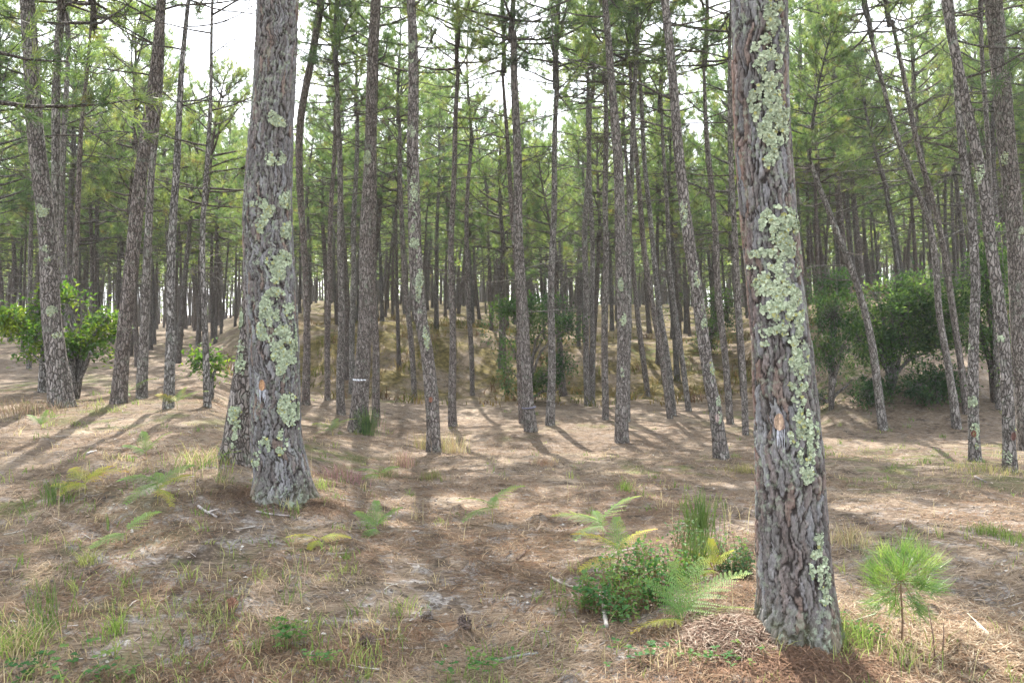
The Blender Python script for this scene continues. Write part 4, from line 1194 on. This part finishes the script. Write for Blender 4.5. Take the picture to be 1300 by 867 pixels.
fern('small bright green fern at the centre of the litter', 478, 677, [(.22, 30, 38, 0), (.22, 100, 50, 0), (.2, 160, 35, 0), (.18, 250, 0, 0)], .05)
fern('small flat yellow fern below the big left pine', 405, 693, [(.22, 170, 8, 1), (.2, 15, 8, 1), (.14, 260, 0, 1)], .05)
fern('fern with an arching frond left of the big left pine', 248, 625, [(.36, 30, 30, 0), (.26, 210, -8, 1)], .16)
fern('pale drooping fern in the left middle ground', 200, 640, [(.32, 170, 5, 0), (.30, 250, -10, 0), (.30, 50, 30, 0), (.24, 320, -15, 1), (.25, 110, 30, 0)], .18)
fern('bright yellow fern in the sunlit patch at the left', 108, 628, [(.30, 20, 15, 1), (.28, 140, 20, 1), (.26, 260, 0, 1), (.26, 70, 30, 1), (.24, 190, 10, 1)], .12)
fern('small green fern on the sunlit ground right of the stout left pines', 186, 585, [(.26, 30, 45, 0), (.24, 120, 50, 0), (.2, 200, 30, 0)], .08)
fern('light green fern at the left of the white-marked trunk', 422, 553, [(.42, 20, 25, 0), (.40, 160, 15, 0), (.36, 230, 0, 0), (.3, 80, 40, 0)], .14)
fern('fern at the foot of the clean grey straight pine', 225, 520, [(.4, 20, 25, 0), (.38, 160, 20, 1), (.3, 90, 45, 0)], .12)
fern('green fern in the grass at the foot of the smooth grey leaning pine', 165, 508, [(.4, 40, 35, 0), (.4, 150, 30, 0), (.3, 260, 0, 0)], .14)
fern('tiny green fern at left before the stout leaning pine', 52, 545, [(.26, 30, 30, 0), (.26, 150, 30, 0), (.2, 90, 60, 0)], .06)
fern('small fern just right of the purple heather', 482, 612, [(.24, 165, 10, 0), (.2, 20, 25, 0), (.2, 215, 0, 0)], .10)
fern('broken green fern lying in the lower left middle ground', 160, 690, [(.26, 60, 25, 0), (.22, 230, -5, 0)], .08)

# ------------------------------------------------------------------ bramble, broom, seedlings
def bramble(label, px, py, blobs, mat, n, ln=.035, wd=.022):
    b = gp(px, py); root = thing('bramble', b, label, 'bramble')
    ms, ml = MB(), MB()
    tot = sum(x[2] * x[3] for x in blobs)
    for (bx, by_, rx, ry, dy) in blobs:
        Y = b[1] + dy; c = at_y(bx, by_, Y); k = Y / F
        ns = int(n * rx * ry / tot / 12) + 3
        for q in range(ns):
            u = nrm(RNG.normal(0, 1, 3)) * RNG.uniform(.3, 1) ** .5
            tip = c + u * np.array([rx * k, rx * k, ry * k])
            g = float(gz(tip[0], tip[1])); tip[2] = max(tip[2], g + .02)
            foot = np.array([tip[0] * .6 + c[0] * .4 + RNG.normal(0, .03), tip[1] * .6 + Y * .4, 0]); foot[2] = float(gz(foot[0], foot[1])) - .01
            mid = (foot + tip) / 2 + np.array([0, 0, .04]) + RNG.normal(0, .015, 3)
            tube(ms, [foot, mid, tip], [.0022, .0018, .001], 3, 0, (.20, .13, .07), cap=False)
            s = RNG.uniform(.35, 1.05, (12, 1)); C = foot * (1 - s) + tip * s + RNG.normal(0, .022, (12, 3))
            C[:, 2] = np.maximum(C[:, 2], gz(C[:, 0], C[:, 1]) + .008)
            D = RNG.normal(0, 1, (12, 3)) * np.array([1, 1, .45])
            leaves(ml, C, D, ln, wd, 0, .2, .4)
    obj('stem', ms.mesh('stem', [M_ATTR], True, True, origin=b), root, kind='stuff')
    obj('foliage', ml.mesh('foliage', [mat], False, origin=b), root, kind='stuff')
bramble('leafy green bramble patch left of the big right pine', 795, 782,
        [(755, 742, 24, 14, .10), (782, 768, 22, 14, -.02), (795, 705, 34, 18, .40), (835, 742, 22, 22, .12), (822, 695, 30, 12, .50), (862, 712, 26, 14, .45), (800, 740, 34, 14, .1), (772, 712, 20, 10, .3), (842, 705, 44, 10, .55), (738, 752, 14, 8, .1)], M_BRAMB, 1900, .033, .021)
bramble('greyish green small-leaved bramble beside the left edge of the big right pine', 925, 745,
        [(925, 700, 26, 26, .3), (940, 715, 16, 22, .2), (900, 690, 20, 18, .5), (865, 660, 26, 10, .9), (945, 690, 10, 26, .4)], M_LEAFL, 900, .03, .017)

def broom(label, px, py, n, h, spread, mat=M_BROOM):
    b = gp(px, py); mb = MB()
    for q in range(n):
        x, y = b[0] + random.gauss(0, spread), b[1] + random.gauss(0, spread)
        f = np.array([x, y, float(gz(x, y)) - .01]); d = np.array([random.gauss(0, .16), random.gauss(0, .16), 1])
        P = curve(f, d, h * random.uniform(.55, 1.1), 6, .1, .05)
        tube(mb, P, np.linspace(.0026, .0011, 6), 3, 0, cap=False)
        for r in range(3):
            k = random.randint(2, 4); Q = curve(P[k], nrm(P[k + 1] - P[k]) + RNG.normal(0, .22, 3), h * random.uniform(.15, .35), 3, .1, .05)
            tube(mb, Q, [.0016, .0013, .0008], 3, 0, cap=False)
    return obj('broom_plant', mb.mesh('broom_plant', [mat], True, origin=b), None, b, label=label, cat='plant')
broom('tall upright green broom standing left of the big right pine', 888, 690, 90, .38, .050)
broom('shorter broom stems in front of the tall upright one', 880, 735, 45, .30, .035)
broom('thin green broom sprigs in the sunlit left middle ground', 70, 640, 36, .22, .035)
broom('bright green feathery sprig at the foot of the white-marked pine', 468, 552, 120, .48, .10, M_SAPL)
broom('green sprigs on the lower left edge', 60, 800, 20, .26, .03)

def seedlings(label, px, py, n, spread, ln=.030, h=.07):
    b = gp(px, py); root = thing('leafy_seedling', b, label, 'seedling')
    ms, ml = MB(), MB()
    for q in range(n):
        x, y = b[0] + random.gauss(0, spread), b[1] + random.gauss(0, spread * .7)
        f = np.array([x, y, float(gz(x, y))]); t = f + np.array([random.gauss(0, .012), random.gauss(0, .012), h * random.uniform(.5, 1.3)])
        tube(ms, [f - (0, 0, .01), (f + t) / 2 + RNG.normal(0, .003, 3), t], [.0016, .0014, .001], 3, 0, (.16, .20, .06), cap=False)
        C = np.tile(t, (3, 1)) + RNG.normal(0, .003, (3, 3)); a0 = random.uniform(0, 6.28)
        D = np.array([[math.cos(a0 + i * 2.09), math.sin(a0 + i * 2.09), .25] for i in range(3)])
        leaves(ml, C, D, ln, ln * .75, 0, .15, .5)
    obj('stem', ms.mesh('stem', [M_ATTR], True, True, origin=b), root, kind='stuff')
    obj('leaf', ml.mesh('leaf', [M_BRAMB], False, origin=b), root, kind='stuff')
seedlings('bushy dark green seedling cluster in the lower left centre', 368, 822, 26, .045, .034, .09)
seedlings('smaller green seedlings right of the bushy cluster', 412, 850, 12, .05)
seedlings('round-leaved green seedlings at the bottom edge near the centre', 595, 858, 22, .09)
seedlings('scattered round-leaved seedlings at the bottom left of the big right pine', 835, 832, 24, .13, .028, .05)
seedlings('round leaves beside the needle mound at the bottom', 930, 845, 12, .07, .03, .05)
seedlings('small green leaves against the right foot of the big right pine', 1062, 800, 20, .035, .028, .06)
seedlings('green leaves under the pine sapling', 1108, 815, 12, .04, .028, .05)
seedlings('low green leaves in the lower left corner', 60, 855, 26, .10, .032, .05)
seedlings('single bright leaf sprig on the left foot of the big right pine', 968, 772, 3, .010, .03, .06)
seedlings('low green leaves under the dry clump at the bottom left', 120, 862, 16, .10, .032, .05)

def sapling(label, px, py, tufts_, bare):
    b = gp(px, py); root = thing('pine_sapling', b, label, 'sapling')
    top = at_y(px - 2, py - 98, b[1])
    ms = MB(); P = np.array([b + (0, 0, -.03), b * .7 + top * .3 + (.006, 0, 0), b * .3 + top * .7, top])
    tube(ms, P, [.0055, .005, .0042, .003], 6, 0, (.19, .12, .08))
    mn = MB(); C, D = [], []
    for (tx, ty, r, dy) in tufts_:
        e = at_y(tx, ty, b[1] + dy); s = P[2] * .5 + P[3] * .5 + RNG.normal(0, .01, 3)
        Q = np.array([s, (s + e) / 2 + (0, 0, .01), e]); tube(ms, Q, [.0035, .003, .002], 5, 0, (.22, .17, .09), cap=False)
        d = nrm(e - s + np.array([0, 0, .03]))
        for q in range(15):
            C.append(s + (e - s) * random.uniform(.45, 1.1)); D.append(nrm(d + np.array([0, 0, .5])))
    tufts(mn, np.array(C), np.array(D), 9, .115, .0032, 0, .5)
    obj('stem', ms.mesh('stem', [M_ATTR], True, True, origin=b), root)
    obj('foliage', mn.mesh('foliage', [M_SAPL], False, origin=b), root, kind='stuff')
    for (x0, y0, x1, y1) in bare:
        f = gp(x0, y0); e = at_y(x1, y1, f[1]); mb = MB()
        tube(mb, [f - (0, 0, .02), (f + e) / 2 + (.006, 0, 0), e], [.004, .0034, .002], 5, 0, (.20, .13, .10))
        obj('bare_twig', mb.mesh('bare_twig', [M_ATTR], True, True, origin=b), root)
sapling('small bright green pine sapling with long needles at the right', 1145, 818,
        [(1106, 722, 0, .05), (1122, 706, 0, -.04), (1150, 700, 0, .04), (1172, 706, 0, -.05), (1188, 718, 0, .03), (1140, 728, 0, -.12), (1168, 742, 0, -.08), (1116, 742, 0, -.02), (1150, 712, 0, .12), (1184, 748, 0, .05), (1112, 768, 0, .03), (1166, 776, 0, -.05), (1136, 770, 0, .06)],
        [(1188, 843, 1178, 768), (1195, 835, 1198, 790)])

# ------------------------------------------------------------------ fallen wood and cones
def stick(name, label, pts, rad_, col, fork=None):
    P = np.array([gp(x, y) for x, y in pts]); P[:, 2] += rad_ * .8
    n = 16; t = np.linspace(0, 1, n); tk = np.linspace(0, 1, len(P))
    Q = np.stack([np.interp(t, tk, P[:, i]) for i in range(3)], -1)
    Q[:, 2] = np.maximum(Q[:, 2], gz(Q[:, 0], Q[:, 1]) + rad_ * .6)
    mb = MB()
    R_ = rad_ * (1 - .35 * t) * RNG.uniform(.88, 1.14, n)
    C = np.repeat(.72 * np.array(col)[None] * RNG.uniform(.55, 1.15, (n, 1)), 8, 0) if True else col
    tube(mb, Q, R_, 8, 0, C)
    if fork:
        f = Q[n // 2]; e = gp(*fork); e[2] += rad_
        tube(mb, [f, (f + e) / 2, e], [rad_ * .5, rad_ * .4, rad_ * .2], 6, 0, col)
    b = Q[0].copy()
    obj(name, mb.mesh(name, [M_ATTR], True, True, origin=b), None, b, label=label, cat='branch')
stick('fallen_branch', 'short straight whitish stick lying before the bramble', [(764, 756), (767, 778), (770, 799)], .0155, (.55, .50, .45))
stick('fallen_branch', 'curved grey dead stick pointing into the bramble from the left', [(698, 734), (712, 742), (728, 747), (738, 745)], .010, (.42, .36, .31))
stick('fallen_branch', 'dark lichen-flecked twig at the bottom edge near the centre', [(626, 842), (645, 838), (665, 834), (683, 832)], .009, (.34, .34, .31))
stick('fallen_branch', 'long pale bare branch at the lower right edge', [(1240, 795), (1258, 812), (1280, 828), (1312, 845)], .010, (.58, .50, .40), (1228, 780))
stick('fallen_branch', 'pale broken stick left of the big left pine', [(252, 644), (262, 652), (275, 658)], .012, (.50, .45, .43), (278, 648))
stick('fallen_branch', 'thin bleached stick below the foot of the big left pine', [(325, 650), (345, 654), (368, 656)], .009, (.48, .42, .40))
stick('fallen_branch', 'small pale stick on the sunlit ground at the left', [(110, 578), (122, 574)], .014, (.55, .50, .47))
stick('fallen_branch', 'short dark stick at the bottom left of centre', [(488, 800), (498, 802), (508, 799)], .008, (.36, .31, .29))
stick('fallen_branch', 'dark stick among the litter at centre', [(655, 712), (666, 704), (672, 696)], .008, (.16, .11, .09))
stick('fallen_branch', 'thin grey twig on the floor at the far right', [(1238, 606), (1252, 613)], .012, (.45, .40, .37))
random.seed(31)

def cone(label, px, py, s=1.0, col=(.16, .12, .10)):
    b = gp(px, py); root = thing('pine_cone', b + np.array([0, 0, .022 * s]), label, 'pine cone', 'open pine cones lying in the litter', rot=(1.25, random.uniform(-.3, .3), random.uniform(0, 6.28)), scale=s)
    mb = MB()
    tube(mb, [(0, 0, -.035), (0, 0, 0), (0, 0, .04)], [.011, .014, .004], 8, 0, (.10, .07, .05))
    obj('core', mb.mesh('core', [M_ATTR], True, True), root)
    ms = MB()
    for q in range(52):
        v = q / 51; a = q * 2.39996; z = -.036 + .078 * v; r = .030 * math.sin(math.pi * (.18 + .74 * (1 - v))) + .004
        d = np.array([math.cos(a), math.sin(a), .35]); t = np.array([-math.sin(a), math.cos(a), 0])
        c0 = np.array([0, 0, z]); tip = c0 + d * r; w_ = .0062 * (1.1 - .5 * v)
        ms.add([c0 - t * .002, c0 + t * .002, tip + t * w_ * .8, tip + d * .003 + (0, 0, .004), tip - t * w_ * .8, tip - (0, 0, .003)], [[0, 1, 2, 3], [0, 3, 4, 0][:4]] if False else [[0, 1, 2, 5], [0, 5, 4, 0]][:1], 0, np.array(col) * random.uniform(.8, 1.5))
        n0 = ms.n - 6
        ms.F.append((np.array([[n0, n0 + 1, n0 + 2], [n0, n0 + 2, n0 + 3], [n0, n0 + 3, n0 + 4], [n0 + 2, n0 + 5, n0 + 4], [n0 + 2, n0 + 3, n0 + 5], [n0 + 3, n0 + 4, n0 + 5]]), 0))
    obj('cone_scales', ms.mesh('cone_scales', [M_ATTR], False, True), root, kind='stuff')
cone('reddish brown pine cone in the left foreground', 293, 772, 1.0, (.24, .13, .09))
cone('dark grey open pine cone at the bottom left of centre', 463, 820, 1.05)
cone('dark pine cone lying in needles at bottom centre', 592, 798, 1.0, (.13, .10, .09))
cone('half-buried dark cone right of the bare patch at centre', 540, 787, .8, (.15, .13, .12))


# ------------------------------------------------------------------ the air of the wood
hm = bpy.data.materials.new('air'); hm.use_nodes = True; hn = hm.node_tree; hn.nodes.clear()
ho = hn.nodes.new('ShaderNodeOutputMaterial'); hv = hn.nodes.new('ShaderNodeVolumePrincipled')
hv.inputs['Density'].default_value = .0007; hv.inputs['Color'].default_value = (.93, .95, 1.0, 1); hv.inputs['Anisotropy'].default_value = .3
hn.links.new(hv.outputs[0], ho.inputs['Volume'])
hb = MB()
V = [(x, y, z) for x in (-130, 130) for y in (-20, 150) for z in (-3.2, 19)]
hb.add(V, [[0, 1, 3, 2], [4, 6, 7, 5], [0, 4, 5, 1], [2, 3, 7, 6], [0, 2, 6, 4], [1, 5, 7, 3]], 0)
obj('haze', hb.mesh('haze', [hm], False), kind='stuff')
